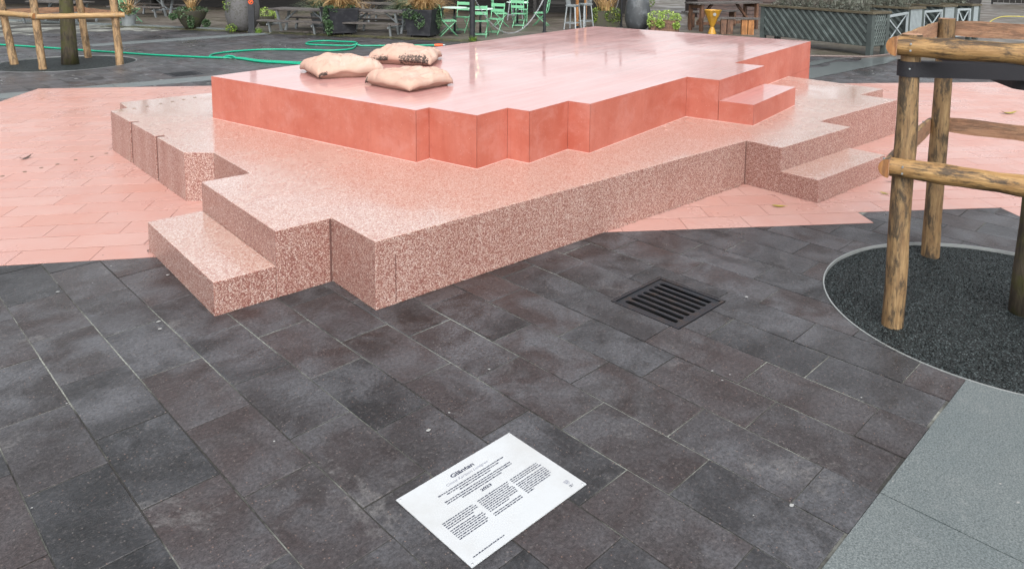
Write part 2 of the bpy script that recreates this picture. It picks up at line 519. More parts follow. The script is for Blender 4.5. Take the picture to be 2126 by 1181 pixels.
M_WHITE = m_plain('white_enamel', (0.42, 0.44, 0.455), 0.35, 0.0, 0.05, 4, 0.03, dirt=(0.385, 0.395, 0.40))
M_INK = m_plain('print_ink', (0.02, 0.025, 0.05), 0.5)
M_INKGREY = m_plain('print_ink_grey', (0.17, 0.18, 0.23), 0.5)
M_GREENBOX = m_plain('grey_green_paint', (0.046, 0.058, 0.056), 0.5, 0.0, 0.3, 5, 0.2, dirt=(0.075, 0.095, 0.09))
M_GREENSLAT = m_plain('grey_green_slat', (0.082, 0.100, 0.096), 0.4, 0.0, 0.3, 5, 0.2, dirt=(0.14, 0.17, 0.165))
M_XGREY = m_plain('pale_grey_steel', (0.30, 0.345, 0.36), 0.5, 0.2)
M_CONC = m_plain('speckled_concrete_pot', (0.10, 0.098, 0.10), 0.75, 0.0, 0.35, 30, 0.6, dirt=(0.05, 0.05, 0.035))
M_DARKPOT = m_plain('dark_glazed_pot', (0.045, 0.05, 0.055), 0.45, 0.0, 0.4, 6, 0.4, dirt=(0.11, 0.12, 0.13))
M_MOSSPOT = m_plain('mossy_dark_pot', (0.045, 0.042, 0.03), 0.85, 0.0, 0.4, 9, 0.6, dirt=(0.05, 0.06, 0.02))
M_SOIL = m_plain('planter_soil', (0.03, 0.022, 0.015), 0.95)
M_BULB = bpy.data.materials.new('warm_bulb')
M_BULB.use_nodes = True
_b = M_BULB.node_tree.nodes['Principled BSDF']
_b.inputs['Emission Color'].default_value = (1.0, 0.72, 0.35, 1)
_b.inputs['Emission Strength'].default_value = 40.0


def wood_mat(name, pale, mid, dark, axis='z', rough=0.65, streak=0.55):
    t = NT(name)
    p = t.obj()
    s = {'z': (15, 15, 4.0), 'x': (4.0, 15, 15), 'y': (15, 4.0, 15)}[axis]
    s2 = {'z': (60, 60, 5), 'x': (5, 60, 60), 'y': (60, 5, 60)}[axis]
    rn = t.n('ShaderNodeObjectInfo').outputs['Random']
    off = t.n('ShaderNodeCombineXYZ', {0: t.math('MULTIPLY', rn, 31.0), 1: t.math('MULTIPLY', rn, 17.0), 2: t.math('MULTIPLY', rn, 9.0)}).outputs[0]
    pp = t.n('ShaderNodeVectorMath', {0: p, 1: off}, operation='ADD').outputs[0]
    a = t.noise(t.mapping(pp, scale=s), 1.0, 8, 0.7, 0.2)
    b = t.noise(t.mapping(pp, scale=s2), 1.0, 5, 0.6, 0.3)
    c = t.ramp(a, [(0.36, mid), (0.60, pale)])
    c = t.mix(t.ramp(b, [(0.40, 0.75), (0.60, 0.0)]), c, mid)
    d = t.ramp(t.noise(t.mapping(pp, scale=s, loc=(5, 5, 5)), 1.0, 9, 0.78, 0.3), [(0.475, 0.0), (0.575, 1.0)])
    c = t.mix(t.math('MULTIPLY', d, streak), c, dark)
    e = t.ramp(t.noise(t.mapping(pp, scale=s2, loc=(2, 7, 3)), 1.0, 4, 0.7, 0.5), [(0.58, 0.0), (0.68, 0.8)])
    c = t.mix(t.math('MULTIPLY', e, streak), c, dark)
    ks = {'z': (3.2, 3.2, 1.9), 'x': (1.9, 3.2, 3.2), 'y': (3.2, 1.9, 3.2)}[axis]
    kn = t.n('ShaderNodeTexVoronoi', {'Vector': t.mapping(pp, scale=ks), 'Scale': 1.6}, feature='F1')
    kf = t.ramp(kn.outputs['Distance'], [(0.045, 0.9), (0.085, 0.0)])
    c = t.mix(t.math('MULTIPLY', kf, streak), c, (dark[0] * 1.6, dark[1] * 1.4, dark[2] * 1.2))
    return t.out(color=c, rough=rough, normal=t.bump(t.math('ADD', b, a), 0.6, 0.010))


M_POST = wood_mat('peeled_pine_post', (0.30, 0.20, 0.095), (0.16, 0.093, 0.040), (0.030, 0.022, 0.014), 'z', 0.65, 0.9)
M_RAIL = wood_mat('peeled_pine_rail', (0.38, 0.235, 0.092), (0.22, 0.118, 0.040), (0.030, 0.020, 0.012), 'x', 0.6, 0.9)
M_SAWN = wood_mat('sawn_pine_face', (0.38, 0.22, 0.13), (0.30, 0.155, 0.09), (0.06, 0.04, 0.03), 'x', 0.7, 0.5)
M_PALEPOST = wood_mat('pale_pine_post', (0.38, 0.265, 0.145), (0.27, 0.165, 0.08), (0.06, 0.038, 0.02), 'z', 0.65, 0.85)
M_PALERAIL = wood_mat('pale_pine_rail', (0.40, 0.27, 0.13), (0.31, 0.185, 0.075), (0.07, 0.045, 0.025), 'x', 0.6, 0.4)
M_ENDGRAIN = wood_mat('cut_log_end', (0.36, 0.175, 0.062), (0.25, 0.105, 0.034), (0.12, 0.055, 0.025), 'z', 0.6, 0.7)
M_GREYWOOD = wood_mat('weathered_grey_plank', (0.115, 0.105, 0.098), (0.065, 0.056, 0.052), (0.02, 0.018, 0.016), 'x', 0.6, 0.6)
M_BROWNWOOD = wood_mat('wet_brown_plank', (0.20, 0.105, 0.06), (0.105, 0.05, 0.03), (0.02, 0.014, 0.012), 'z', 0.5, 0.7)
M_OAK = wood_mat('orange_oiled_wood', (0.46, 0.22, 0.08), (0.30, 0.125, 0.04), (0.09, 0.045, 0.02), 'z', 0.45, 0.5)
M_BARN = wood_mat('dark_timber_cladding', (0.020, 0.018, 0.017), (0.012, 0.011, 0.010), (0.005, 0.005, 0.005), 'x', 0.7, 0.6)
M_BARRELBOARD = wood_mat('dark_red_board', (0.075, 0.04, 0.032), (0.04, 0.022, 0.018), (0.012, 0.01, 0.01), 'x', 0.7, 0.6)

t = NT('mossy_bark')
p = t.obj()
a = t.noise(t.mapping(p, scale=(26, 26, 5)), 1.0, 6, 0.65, 0.6)
c = t.ramp(a, [(0.35, (0.020, 0.016, 0.012)), (0.6, (0.075, 0.060, 0.038))])
c = t.mix(t.ramp(t.noise(p, 5.0, 7, 0.65), [(0.44, 0), (0.58, 0.9)]), c, t.mix(a, (0.030, 0.032, 0.008), (0.085, 0.082, 0.022)))
M_BARK = t.out(color=c, rough=0.85, normal=t.bump(a, 0.9, 0.02))


def leaf_mat(name, c1, c2, c3=None):
    t = NT(name)
    rn = t.n('ShaderNodeNewGeometry').outputs['Random Per Island']
    stops = [(0.0, c1), (0.75 if c3 else 1.0, c2)] + ([(1.0, c3)] if c3 else [])
    return t.out(color=t.ramp(rn, stops), rough=0.45, sub=0.0)


L_IVY = leaf_mat('ivy_leaf', (0.020, 0.045, 0.016), (0.055, 0.115, 0.045), (0.13, 0.18, 0.10))
L_YGREEN = leaf_mat('yellow_green_leaf', (0.12, 0.21, 0.030), (0.30, 0.42, 0.085), (0.45, 0.53, 0.18))
L_IVYY = leaf_mat('bright_ivy_leaf', (0.025, 0.055, 0.010), (0.12, 0.20, 0.025), (0.30, 0.33, 0.04))
L_DRY = leaf_mat('dry_grass_blade', (0.22, 0.12, 0.045), (0.46, 0.30, 0.13), (0.60, 0.43, 0.22))
L_GRASS = leaf_mat('green_grey_grass_blade', (0.055, 0.085, 0.045), (0.14, 0.185, 0.11), (0.28, 0.29, 0.17))
L_LAV = leaf_mat('grey_lavender_leaf', (0.06, 0.055, 0.045), (0.14, 0.15, 0.12), (0.24, 0.28, 0.23))
L_TREE = leaf_mat('thin_autumn_leaf', (0.05, 0.075, 0.02), (0.16, 0.15, 0.04), (0.32, 0.20, 0.05))
L_WEED = leaf_mat('weed_leaf', (0.07, 0.14, 0.02), (0.20, 0.32, 0.05))
L_DARKLEAF = leaf_mat('dark_wet_leaf', (0.03, 0.018, 0.012), (0.06, 0.03, 0.018))
L_FALLEN = leaf_mat('fallen_leaf', (0.14, 0.15, 0.02), (0.40, 0.30, 0.03))

t = NT('pale_peach_canvas')
p = t.obj()
cc = t.mix(t.noise(p, 3.2, 6, 0.6, 0.4), (0.395, 0.235, 0.180), (0.445, 0.320, 0.260))
cc = t.mix(t.ramp(t.noise(t.mapping(p, loc=(4, 2, 1)), 2.4, 6, 0.65, 0.5), [(0.52, 0), (0.68, 0.7)]), cc, (0.40, 0.365, 0.32))
cc = t.mix(t.ramp(t.noise(t.mapping(p, loc=(1, 8, 1)), 6.5, 7, 0.7), [(0.60, 0), (0.76, 0.5)]), cc, (0.25, 0.16, 0.11))
at = t.n('ShaderNodeAttribute', attribute_name='mould').outputs['Fac']
mk = t.ramp(t.math('MULTIPLY', at, t.noise(p, 30, 7, 0.75, 0.9)), [(0.40, 0), (0.46, 0.92)])
cc = t.mix(mk, cc, (0.017, 0.016, 0.015))
M_CANVAS = t.out(color=cc, rough=0.9, normal=t.bump(t.noise(p, 260, 2), 0.25, 0.002))
M_FLECK = m_plain('pale_gum_spot', (0.27, 0.275, 0.27), 0.7)

# ------------------------------------------------------------------ layout of the square
S = 1.25
TH = math.atan(0.0565)
ES = Vector((math.cos(TH), math.sin(TH)))          # across the dark courses
ET = Vector((-math.sin(TH), math.cos(TH)))         # along the dark courses


def st(s, t_): return (ES.x * s + ET.x * t_, ES.y * s + ET.y * t_)


def frame(ang):
    a = math.radians(ang)
    A = Vector((math.cos(a), math.sin(a)))
    return A, Vector((-A.y, A.x))


# pink areas: two fields of tiles whose rows differ a little in direction
AL, RL = frame(-32.4)
AR, RR_ = frame(-35.7)


def q2(A, R, a, r): return (A.x * a + R.x * r, A.y * a + R.y * r)


def rect(A, R, a0, a1, r0, r1): return [q2(A, R, a0, r0), q2(A, R, a1, r0), q2(A, R, a1, r1), q2(A, R, a0, r1)]


def co(A, R, x, y): return A.x * x * S + A.y * y * S, R.x * x * S + R.y * y * S


SPLIT = ((1.25, 0.0), (4.2, 10.0))      # the two fields meet under the platforms
TL, TW = 0.5315, 0.2665                 # tile pitch
l_a, l_r = co(AL, RL, -1.251, 1.816)
_, l_far = co(AL, RL, -0.189, 8.101)
l_left, _ = co(AL, RL, -0.40, 7.80)
l_far = l_r + round((l_far - l_r) / TW) * TW
r_a, r_r = co(AR, RR_, 1.702, -0.069)
r_far = r_r + 26 * TW
PINK_L = clip(rect(AL, RL, l_left, 14.0, l_r, l_far), SPLIT[0], SPLIT[1], True)
r_s1 = r_a + 4 * TL
r_s2 = r_a + 6.55 * TL
PINK_R = [clip(rect(AR, RR_, -8, r_s1, r_r, r_far), SPLIT[0], SPLIT[1], False),
          rect(AR, RR_, r_s1, r_s2, r_r + TW, r_far),
          rect(AR, RR_, r_s2, 18.0, r_r - 2 * TW, r_far)]
PIT_R = (2.370 * S, -2.057 * S, 0.866 * S)
PIT_L = (0.557 * S, 10.62 * S, 0.962 * S)


def circ(c, n=72, d=0.0): return [(c[0] + (c[2] + d) * math.cos(2 * PI * k / n), c[1] + (c[2] + d) * math.sin(2 * PI * k / n)) for k in range(n)]


GR_T = -2.81                            # near granite strip: everything with t below this
GRN = [st(-6, GR_T - 1.05), st(14, GR_T - 1.05), st(14, GR_T), st(-6, GR_T)]
gf = math.radians(-2.2)
GA, GB = Vector((math.cos(gf), math.sin(gf))), Vector((-math.sin(gf), math.cos(gf)))
GFC = Vector((0.75, 9.76))


def gq(a, b): p_ = GFC + GA * a + GB * b; return (p_.x, p_.y)


GRF = [gq(-9, -0.255), gq(16, -0.255), gq(16, 0.255), gq(-9, 0.255)]


def grate_rect(c, half, ang):
    A, R = frame(ang)
    return [(c[0] + A.x * x * half + R.x * y * half, c[1] + A.y * x * half + R.y * y * half) for x, y in ((-1, -1), (1, -1), (1, 1), (-1, 1))]


TERR_A, TERR_B = Vector((9.485, 11.9)), Vector((1.2, 25.0))     # edge between square and terrace
TERR_D = (TERR_B - TERR_A).normalized()
TERR_N = Vector((TERR_D.y, -TERR_D.x))                          # points to the terrace side
if TERR_N.dot(Vector((1, 1))) < 0: TERR_N = -TERR_N
GRATE_NEAR = grate_rect((1.434, -1.104), 0.258, 3.2)
GRATE_FAR = grate_rect((2.015, 10.484), 0.262, 3.2)

# ------------------------------------------------------------------ ground
# bedding sheet, reaches the horizon
t = NT('bedding_and_far_paving')
p = t.pos()
sx = t.n('ShaderNodeSeparateXYZ', {0: t.mapping(p, rot=(0, 0, -TH))})
jn = t.noise(p, 1.1, 5, 0.6, 0.5)
near = t.mix(t.ramp(jn, [(0.44, 0), (0.60, 1)]), (0.020, 0.019, 0.018), (0.25, 0.26, 0.235))
near = t.mix(t.ramp(t.noise(p, 50, 4), [(0.35, 0.6), (0.6, 0.0)]), near, (0.04, 0.04, 0.034))
M_BED = t.out(color=near, rough=0.9, normal=t.bump(t.noise(p, 90, 3), 0.6, 0.003))
ground = MB()
gp = [[(-250, -250), (400, -250), (400, 400), (-250, 400)]]
for cv in (GRATE_NEAR, GRATE_FAR): gp = subtract(gp, cv)
for P in gp: ground.face([(x, y, -0.03) for x, y in P])
ground = tag(ground.build('ground', M_BED), kind='structure', label='dark bedding under the paving of the square')

# holes for pits and gratings are cut out of the bedding
bedp = [[(-14, -9), (40, -9), (40, 40), (-14, 40)]]
for cv in (circ(PIT_R), circ(PIT_L), GRATE_NEAR, GRATE_FAR): bedp = subtract(bedp, cv)
bed = MB()
for P in bedp: bed.face([(x, y, -0.0045) for x, y in P])
paving = tag(bed.build('dark_paving', M_BED), kind='structure', label='dark grey stone paving in staggered courses across the square')

# dark pavers
PW, PL, GAP = 0.3006, 0.599, 0.0065


def chamfer_plate(name, hx, hy, mat, ch=0.0035, dep=0.022):
    b = MB()
    a = [(-hx, -hy), (hx, -hy), (hx, hy), (-hx, hy)]
    i_ = [(x - math.copysign(ch, x), y - math.copysign(ch, y)) for x, y in a]
    b.face([(x, y, 0) for x, y in i_])
    for k in range(4):
        l = (k + 1) % 4
        b.face([(a[k][0], a[k][1], -ch * 0.7), (a[l][0], a[l][1], -ch * 0.7), (i_[l][0], i_[l][1], 0), (i_[k][0], i_[k][1], 0)])
        b.face([(a[k][0], a[k][1], -dep), (a[l][0], a[l][1], -dep), (a[l][0], a[l][1], -ch * 0.7), (a[k][0], a[k][1], -ch * 0.7)])
    return b.mesh(name, mat)


ME_PAVER = chamfer_plate('paver', PW / 2 - GAP / 2, PL / 2 - GAP / 2, M_PAVER)
ME_TILE = chamfer_plate('tile', TL / 2 - 0.0016, TW / 2 - 0.0056, M_PINK, 0.0015, 0.012)


def outset(cv, d): return offset_poly(cv, -d)


cuts = [outset(PINK_L, 0.003)] + [outset(c_, 0.003) for c_ in PINK_R] + [circ(PIT_R, 72, 0.008), circ(PIT_L, 72, 0.008), outset(GRN, 0.003), outset(GRF, 0.004), outset(GRATE_NEAR, 0.004), outset(GRATE_FAR, 0.004)]
cand = []
rp = random.Random(11)
for k in range(-24, 100):
    sc = -1.2475 + PW * (k + 0.5)
    ph = 0.41 if k % 2 else 0.198
    ph += rp.uniform(-0.012, 0.012)
    for j in range(-14, 60):
        tc = ph + PL * (j + 0.5)
        c = st(sc, tc)
        if (Vector(c) - TERR_A).dot(TERR_N) > 0.35: continue
        pr = proj((c[0], c[1], 0))
        near_cam = (Vector(c) - Vector((CAM.x, CAM.y))).length
        if pr is None:
            continue
        if not (-420 < pr[0] < 2550 and pr[1] < 1560) or near_cam > 24: continue
        full = [st(sc + x * (PW / 2 - GAP / 2), tc + y * (PL / 2 - GAP / 2)) for x, y in ((-1, -1), (1, -1), (1, 1), (-1, 1))]
        pcs = [full]
        for cv in cuts: pcs = subtract(pcs, cv)
        ar = sum(abs(area2(P)) for P in pcs)
        if ar < 0.004: continue
        vis = 0 < pr[0] < 2126 and 0 < pr[1] < 1230
        cand.append((0 if vis else 1, pr[2] ** 3 / ar, c, pcs, ar > 0.995 * abs(area2(full))))
cand.sort(key=lambda q_: q_[:2])
rest = MB()
for n_, (vis, _, c, pcs, whole) in enumerate(cand):
    dz = rp.uniform(-0.0012, 0.0012)
    if n_ < 300:
        if whole:
            o = link_mesh('paver', ME_PAVER, paving, (c[0], c[1], dz), TH + rp.uniform(-0.003, 0.003))
            o.rotation_euler[0] = rp.uniform(-0.002, 0.002); o.rotation_euler[1] = rp.uniform(-0.003, 0.003)
        else:
            b = MB()
            for P in pcs: b.prism([(x - c[0], y - c[1]) for x, y in P], -0.022, 0, bottom=False)
            b.build('paver', M_PAVER, paving, loc=(c[0], c[1], dz))
    else:
        for P in pcs: rest.prism(P, -0.02, dz, bottom=False)
tag(rest.build('far_pavers', M_PAVER, paving, weld=True), kind='stuff')

# pink tiles


def lay_tiles(field, name, A, R, a0, r0, polys, label):
    b = MB()
    for P in polys: b.face([(x, y, -0.0022) for x, y in P])
    par = tag(b.build(name, M_PINKJ), kind='structure', label=label)
    c_ = []
    ang = math.atan2(A.y, A.x)
    rr = random.Random(field)
    for i in range(-6, 32):
        off = 0.0 if i % 2 == 0 else TL / 2
        for j in range(-24, 40):
            a = a0 + off + TL * (j + 0.5); r = r0 + TW * (i + 0.5)
            full = rect(A, R, a - TL / 2 + 0.0016, a + TL / 2 - 0.0016, r - TW / 2 + 0.0056, r + TW / 2 - 0.0056)
            c = q2(A, R, a, r)
            pr = proj((c[0], c[1], 0))
            if pr is None or not (-350 < pr[0] < 2500 and pr[1] < 1300): continue
            pcs = []
            for P in polys:
                x = full
                for m in range(len(P)):
                    x = clip(x, P[m], P[(m + 1) % len(P)], True)
                    if len(x) < 3: break
                if len(x) >= 3 and abs(area2(x)) > 0.002: pcs.append(x)
            for cv in (circ(PIT_R, 72, 0.006),): pcs = subtract(pcs, cv)
            if not pcs: continue
            # tiles wholly under the lower platform stay bedding only
            if 0.25 < c[0] < 7.6 and 0.45 < c[1] < 5.2: continue
            ar = sum(abs(area2(P)) for P in pcs)
            vis = -20 < pr[0] < 2146 and 0 < pr[1] < 1200
            c_.append((0 if vis else 1, pr[2] ** 3 / ar, c, pcs, ar > 0.995 * abs(area2(full))))
    c_.sort(key=lambda q_: q_[:2])
    rest = MB()
    for n_, (vis, _, c, pcs, whole) in enumerate(c_):
        dz = rr.uniform(-0.0005, 0.0005) + 0.001
        if n_ < 300:
            if whole:
                o = link_mesh('tile', ME_TILE, par, (c[0], c[1], dz), ang)
                o.rotation_euler[0] = rr.uniform(-0.0015, 0.0015)
            else:
                b = MB()
                for P in pcs: b.prism([(x - c[0], y - c[1]) for x, y in P], -0.012, 0, bottom=False)
                b.build('tile', M_PINK, par, loc=(c[0], c[1], dz))
        else:
            for P in pcs: rest.prism(P, -0.012, dz, bottom=False)
    if rest.f: tag(rest.build('far_tiles', M_PINK, par), kind='stuff')
    return par


pink_l = lay_tiles(3, 'pink_paving', AL, RL, l_a, l_r, [PINK_L], 'pink tile paving left of the stepped platform')
pink_r = lay_tiles(4, 'pink_paving', AR, RR_, r_a, r_r, PINK_R, 'pink tile paving right of the stepped platform')

# granite strips with their slabs


def granite(name, label, quads):
    e = empty(name, kind='structure', label=label)
    for P in quads:
        b = MB(); b.prism(P, -0.02, 0.0012, bottom=False)
        b.build('slab', M_GRANITE, e)
    return e


ng = []
edges = [-5.0, -3.2, -1.4, 0.565, 2.35, 4.15, 5.95, 7.7]
for a, b_ in zip(edges, edges[1:]):
    P = [st(a + 0.003, GR_T - 1.05), st(b_ - 0.003, GR_T - 1.05), st(b_ - 0.003, GR_T), st(a + 0.003, GR_T)]
    ng += subtract([P], circ(PIT_R, 72, 0.006)) if True else [P]
granite('granite_strip', 'blue grey granite strip in the near right corner beside the tree pit', ng)
fg = []
edges = [-9, -7.4, -5.8, -4.2, -2.6, -0.96, 0.02, 1.7, 3.3, 4.9, 6.5, 8.1, 9.7, 11.3, 12.9]
for a, b_ in zip(edges, edges[1:]):
    P = [gq(a + 0.004, -0.25), gq(b_ - 0.004, -0.25), gq(b_ - 0.004, 0.25), gq(a + 0.004, 0.25)]
    pc = [P]
    for cv in [outset(PINK_L, 0.004)] + [outset(c_, 0.004) for c_ in PINK_R]: pc = subtract(pc, cv)
    fg += pc
granite('granite_strip', 'pale blue granite strip behind the pink tiles', fg)
band = []
for k in range(7):
    x0, x1 = 1.7 + 0.62 * k, 1.7 + 0.62 * (k + 1) - 0.01
    f_ = lambda x: 16.05 + (x - 2.6) * 0.13
    band.append([(x0, f_(x0)), (x1, f_(x1)), (x1, f_(x1) + 0.55), (x0, f_(x0) + 0.55)])
e = empty('pale_stone_band', kind='structure', label='short pale stone band in front of the terrace posts')
for P in band:
    b = MB(); b.prism(P, -0.01, 0.0055); b.build('slab', M_GRANITE, e)

# terrace paving beyond the edge
t = NT('terrace_paving')
p = t.pos()
pm = t.mapping(p, rot=(0, 0, math.radians(33)))
br = t.n('ShaderNodeTexBrick', {'Vector': pm, 'Color1': (0.075, 0.062, 0.052, 1), 'Color2': (0.115, 0.098, 0.084, 1), 'Mortar': (0.035, 0.032, 0.026, 1), 'Scale': 2.2, 'Mortar Size': 0.02, 'Brick Width': 1.1, 'Row Height': 0.4})
c = t.mix(t.ramp(t.noise(p, 0.7, 6, 0.65, 0.4), [(0.42, 0), (0.62, 0.6)]), br.outputs['Color'], (0.06, 0.058, 0.035))
c = t.mix(t.ramp(t.noise(t.mapping(p, loc=(9, 1, 0)), 1.7, 6, 0.65), [(0.52, 0), (0.68, 0.6)]), c, (0.16, 0.15, 0.135))
M_TERRACE = t.out(color=c, rough=t.ramp(t.noise(p, 0.9, 4), [(0.4, 0.35), (0.6, 0.7)]), normal=t.bump(t.noise(p, 40, 4), 0.4, 0.005))
b = MB()
A0, B0 = TERR_A - TERR_D * 40, TERR_B + TERR_D * 30
far = TERR_N * 60
b.face([(A0.x, A0.y, 0.004), (B0.x, B0.y, 0.004), (B0.x + far.x, B0.y + far.y, 0.004), (A0.x + far.x, A0.y + far.y, 0.004)])
terrace = tag(b.build('terrace', M_TERRACE), kind='structure', label='brownish wet paving of the cafe terrace')
# moss along the terrace edge
mo = MB()
rm = random.Random(5)
for k in range(2600):
    u = rm.uniform(-1.5, 11.5)
    w = rm.gauss(0.0, 0.16)
    c = TERR_A + TERR_D * u + TERR_N * (w - 0.12)
    r = rm.uniform(0.02, 0.07)
    n = 5
    a0 = rm.uniform(0, 6)
    mo.face([(c.x + r * math.cos(a0 + 2 * PI * i / n) * rm.uniform(0.6, 1), c.y + r * math.sin(a0 + 2 * PI * i / n) * rm.uniform(0.6, 1), 0.006 + 0.004 * rm.random()) for i in range(n)])
tag(mo.build('edge_moss', leaf_mat('edge_moss', (0.035, 0.04, 0.012), (0.10, 0.10, 0.045), (0.14, 0.12, 0.08)), weld=False), label='olive moss and dirt along the terrace edge', cat='moss', kind='stuff')
# low kerb on the left end of the terrace
kb = empty('terrace_kerb', kind='structure', label='low stone kerb along the left end of the terrace')
for k in range(12):
    a = TERR_A + TERR_D * (7.1 + k * 1.0); b2 = TERR_A + TERR_D * (7.1 + k * 1.0 + 0.99)
    P = [(a.x, a.y), (b2.x, b2.y), (b2.x + TERR_N.x * 0.12, b2.y + TERR_N.y * 0.12), (a.x + TERR_N.x * 0.12, a.y + TERR_N.y * 0.12)]
    if area2(P) < 0: P = P[::-1]
    b = MB(); b.prism(P, -0.01, 0.045); b.build('kerb_stone', M_GRANITE, kb)

# puddle on the right
t = NT('standing_water')
p = t.pos()
M_WATER = t.out(color=t.mix(t.noise(p, 1.5, 5), (0.10, 0.115, 0.12), (0.17, 0.19, 0.195)), rough=0.3, coat=1.0, coat_rough=0.14)  # pale grey puts the brightness of reflected sky into the colour
for nm, lab, L in (('puddle', 'shallow puddle of rain water in front of the long lattice planter', [(10.5, 2.98), (12.2, 2.99), (13.1, 3.0), (14.2, 3.04), (15.3, 3.35), (14.6, 3.75), (13.8, 3.55), (13.3, 3.85), (12.5, 3.62), (11.9, 3.7), (11.2, 3.3)]),
                   ('puddle', 'second puddle of rain water running along the hose', [(12.0, 3.95), (12.6, 3.85), (13.6, 3.98), (14.4, 3.92), (14.0, 4.12), (12.9, 4.2)]),):
    n = len(L)
    pts = []
    for i in range(n):      # smooth the outline
        p0, p1, p2, p3 = (Vector(L[(i + d_) % n]) for d_ in (-1, 0, 1, 2))
        for s_ in (0, 0.25, 0.5, 0.75):
            q_ = 0.5 * ((2 * p1) + (p2 - p0) * s_ + (2 * p0 - 5 * p1 + 4 * p2 - p3) * s_ ** 2 + (3 * p1 - p0 - 3 * p2 + p3) * s_ ** 3)
            pts.append((q_.x + 0.03 * noise.noise((q_.x * 4, q_.y * 4, 0)), q_.y + 0.06 * noise.noise((q_.x * 4, q_.y * 4, 5))))
    b = MB(); b.face([(x, y, 0.0056) for x, y in pts])
    tag(b.build(nm, M_WATER), label=lab, cat='puddle', kind='structure')

# ------------------------------------------------------------------ lower platform: exposed terrazzo
Z1, ZS, Z2, ZT = 0.43125, 0.2090, 0.8755, 0.6533


def sc2(L): return [(x * S, y * S) for x, y in L]


def bevelled(name, poly, z0, z1, mats, parent, bev=0.006):
    """upright prism, top face in the second material, arrises rounded"""
    if area2(poly) < 0: poly = poly[::-1]
    bm = bmesh.new()
    lo = [bm.verts.new((x, y, z0)) for x, y in poly]
    hi = [bm.verts.new((x, y, z1)) for x, y in poly]
    top = bm.faces.new(hi); top.material_index = 1
    bm.faces.new(lo[::-1])
    for i in range(len(poly)):
        j = (i + 1) % len(poly)
        bm.faces.new((lo[i], lo[j], hi[j], hi[i]))
    bm.normal_update()
    ed = [e for e in bm.edges if not (e.verts[0].co.z < z0 + 1e-4 and e.verts[1].co.z < z0 + 1e-4)]
    bmesh.ops.bevel(bm, geom=ed, offset=bev, segments=2, profile=0.6, affect='EDGES')
    for f in bm.faces:
        f.material_index = 1 if f.normal.z > 0.9 else 0
        f.smooth = False
    me = bpy.data.meshes.new(name)
    bm.to_mesh(me); bm.free()
    for m in mats: me.materials.append(m)
    return link_mesh(name, me, parent)


G_ = Vector((-0.163, 2.338)); J_ = Vector((-0.200, 4.222))


def gj(v):  # point on the left edge at the given v
    k = (v - G_.y) / (J_.y - G_.y)
    return G_ + (J_ - G_) * k


slot = []
for vm in (2.958, 3.618):
    a_, b_ = gj(vm - 0.026), gj(vm + 0.026)
    slot += [(a_.x, a_.y), (a_.x + 0.06, a_.y), (b_.x + 0.06, b_.y), (b_.x, b_.y)]
low = [(0, 0), (3.178, 0), (3.178, -0.300), (4.277, -0.300), (4.277, -0.012), (5.873, -0.012), (5.873, 0.374), (6.425, 0.374), (6.440, 2.2),
       (5.3, 4.62), (-0.045, 4.600), (-0.055, 4.285), (J_.x, J_.y)] + slot[::-1] + [(G_.x, G_.y), (-0.010, 2.206), (-0.012, 1.546), (-0.300, 1.546), (-0.300, 0.450), (-0.002, 0.450)]
plat = empty('terrazzo_platform', (0, 0, 0), label='low stepped platform of speckled pink terrazzo under the red block', cat='platform')
bevelled('main_block', sc2(low), 0.0, Z1, [M_TERR, M_TERRTOP], plat)
bevelled('step', sc2([(-0.600, 0.450), (-0.3008, 0.450), (-0.3008, 1.546), (-0.600, 1.546)]), 0.0, ZS, [M_TERR, M_TERRTOP], plat)['label'] = 'half height step at the near left'
bevelled('step', sc2([(3.178, -0.604), (4.272, -0.604), (4.272, -0.3008), (3.178, -0.3008)]), 0.0, ZS, [M_TERR, M_TERRTOP], plat)['label'] = 'half height step at the right'
# aggregate joints in slots and inner corners, shade put into their dark colour
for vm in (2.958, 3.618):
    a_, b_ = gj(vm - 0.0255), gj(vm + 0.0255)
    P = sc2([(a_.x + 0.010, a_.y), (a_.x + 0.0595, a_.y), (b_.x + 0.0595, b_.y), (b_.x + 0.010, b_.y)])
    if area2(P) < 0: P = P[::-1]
    b = MB(); b.prism(P, 0.0, Z1 - 0.006); b.build('shade_joint', M_JOINTSHADE, plat)
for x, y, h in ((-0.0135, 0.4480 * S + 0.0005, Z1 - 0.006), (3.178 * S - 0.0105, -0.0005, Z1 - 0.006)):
    b = MB(); b.box((x, y, h / 2), (0.012, 0.005, h)); b.build('shade_joint', M_JOINTSHADE, plat)
# casting seam near the front corner
b = MB(); b.box((0.138, -0.0002, 0.165), (0.005, 0.003, 0.30)); b.build('seam', M_CORE, plat)
# inlaid discs that run across pink tiles and platform
DISC = MB(); DISC.lathe([(0.0, 0.0025), (0.017, 0.0025), (0.018, 0.0)], 14)
me_disc = DISC.mesh('inlaid_disc', M_BRASS)
for x, y in ((-0.154, 5.243), (-0.019, 5.27), (0.119, 5.31), (0.272, 5.367), (0.412, 5.416), (0.552, 5.482), (0.693, 5.54)):
    link_mesh('inlaid_disc', me_disc, plat, (x, y, Z1))
for x, y in ((-1.274, 4.817), (-1.093, 4.863), (-0.949, 4.925), (-0.807, 4.974), (-0.637, 5.045), (-0.483, 5.089), (-0.339, 5.138)):
    link_mesh('inlaid_disc', me_disc, pink_l, (x, y, 0.0015))

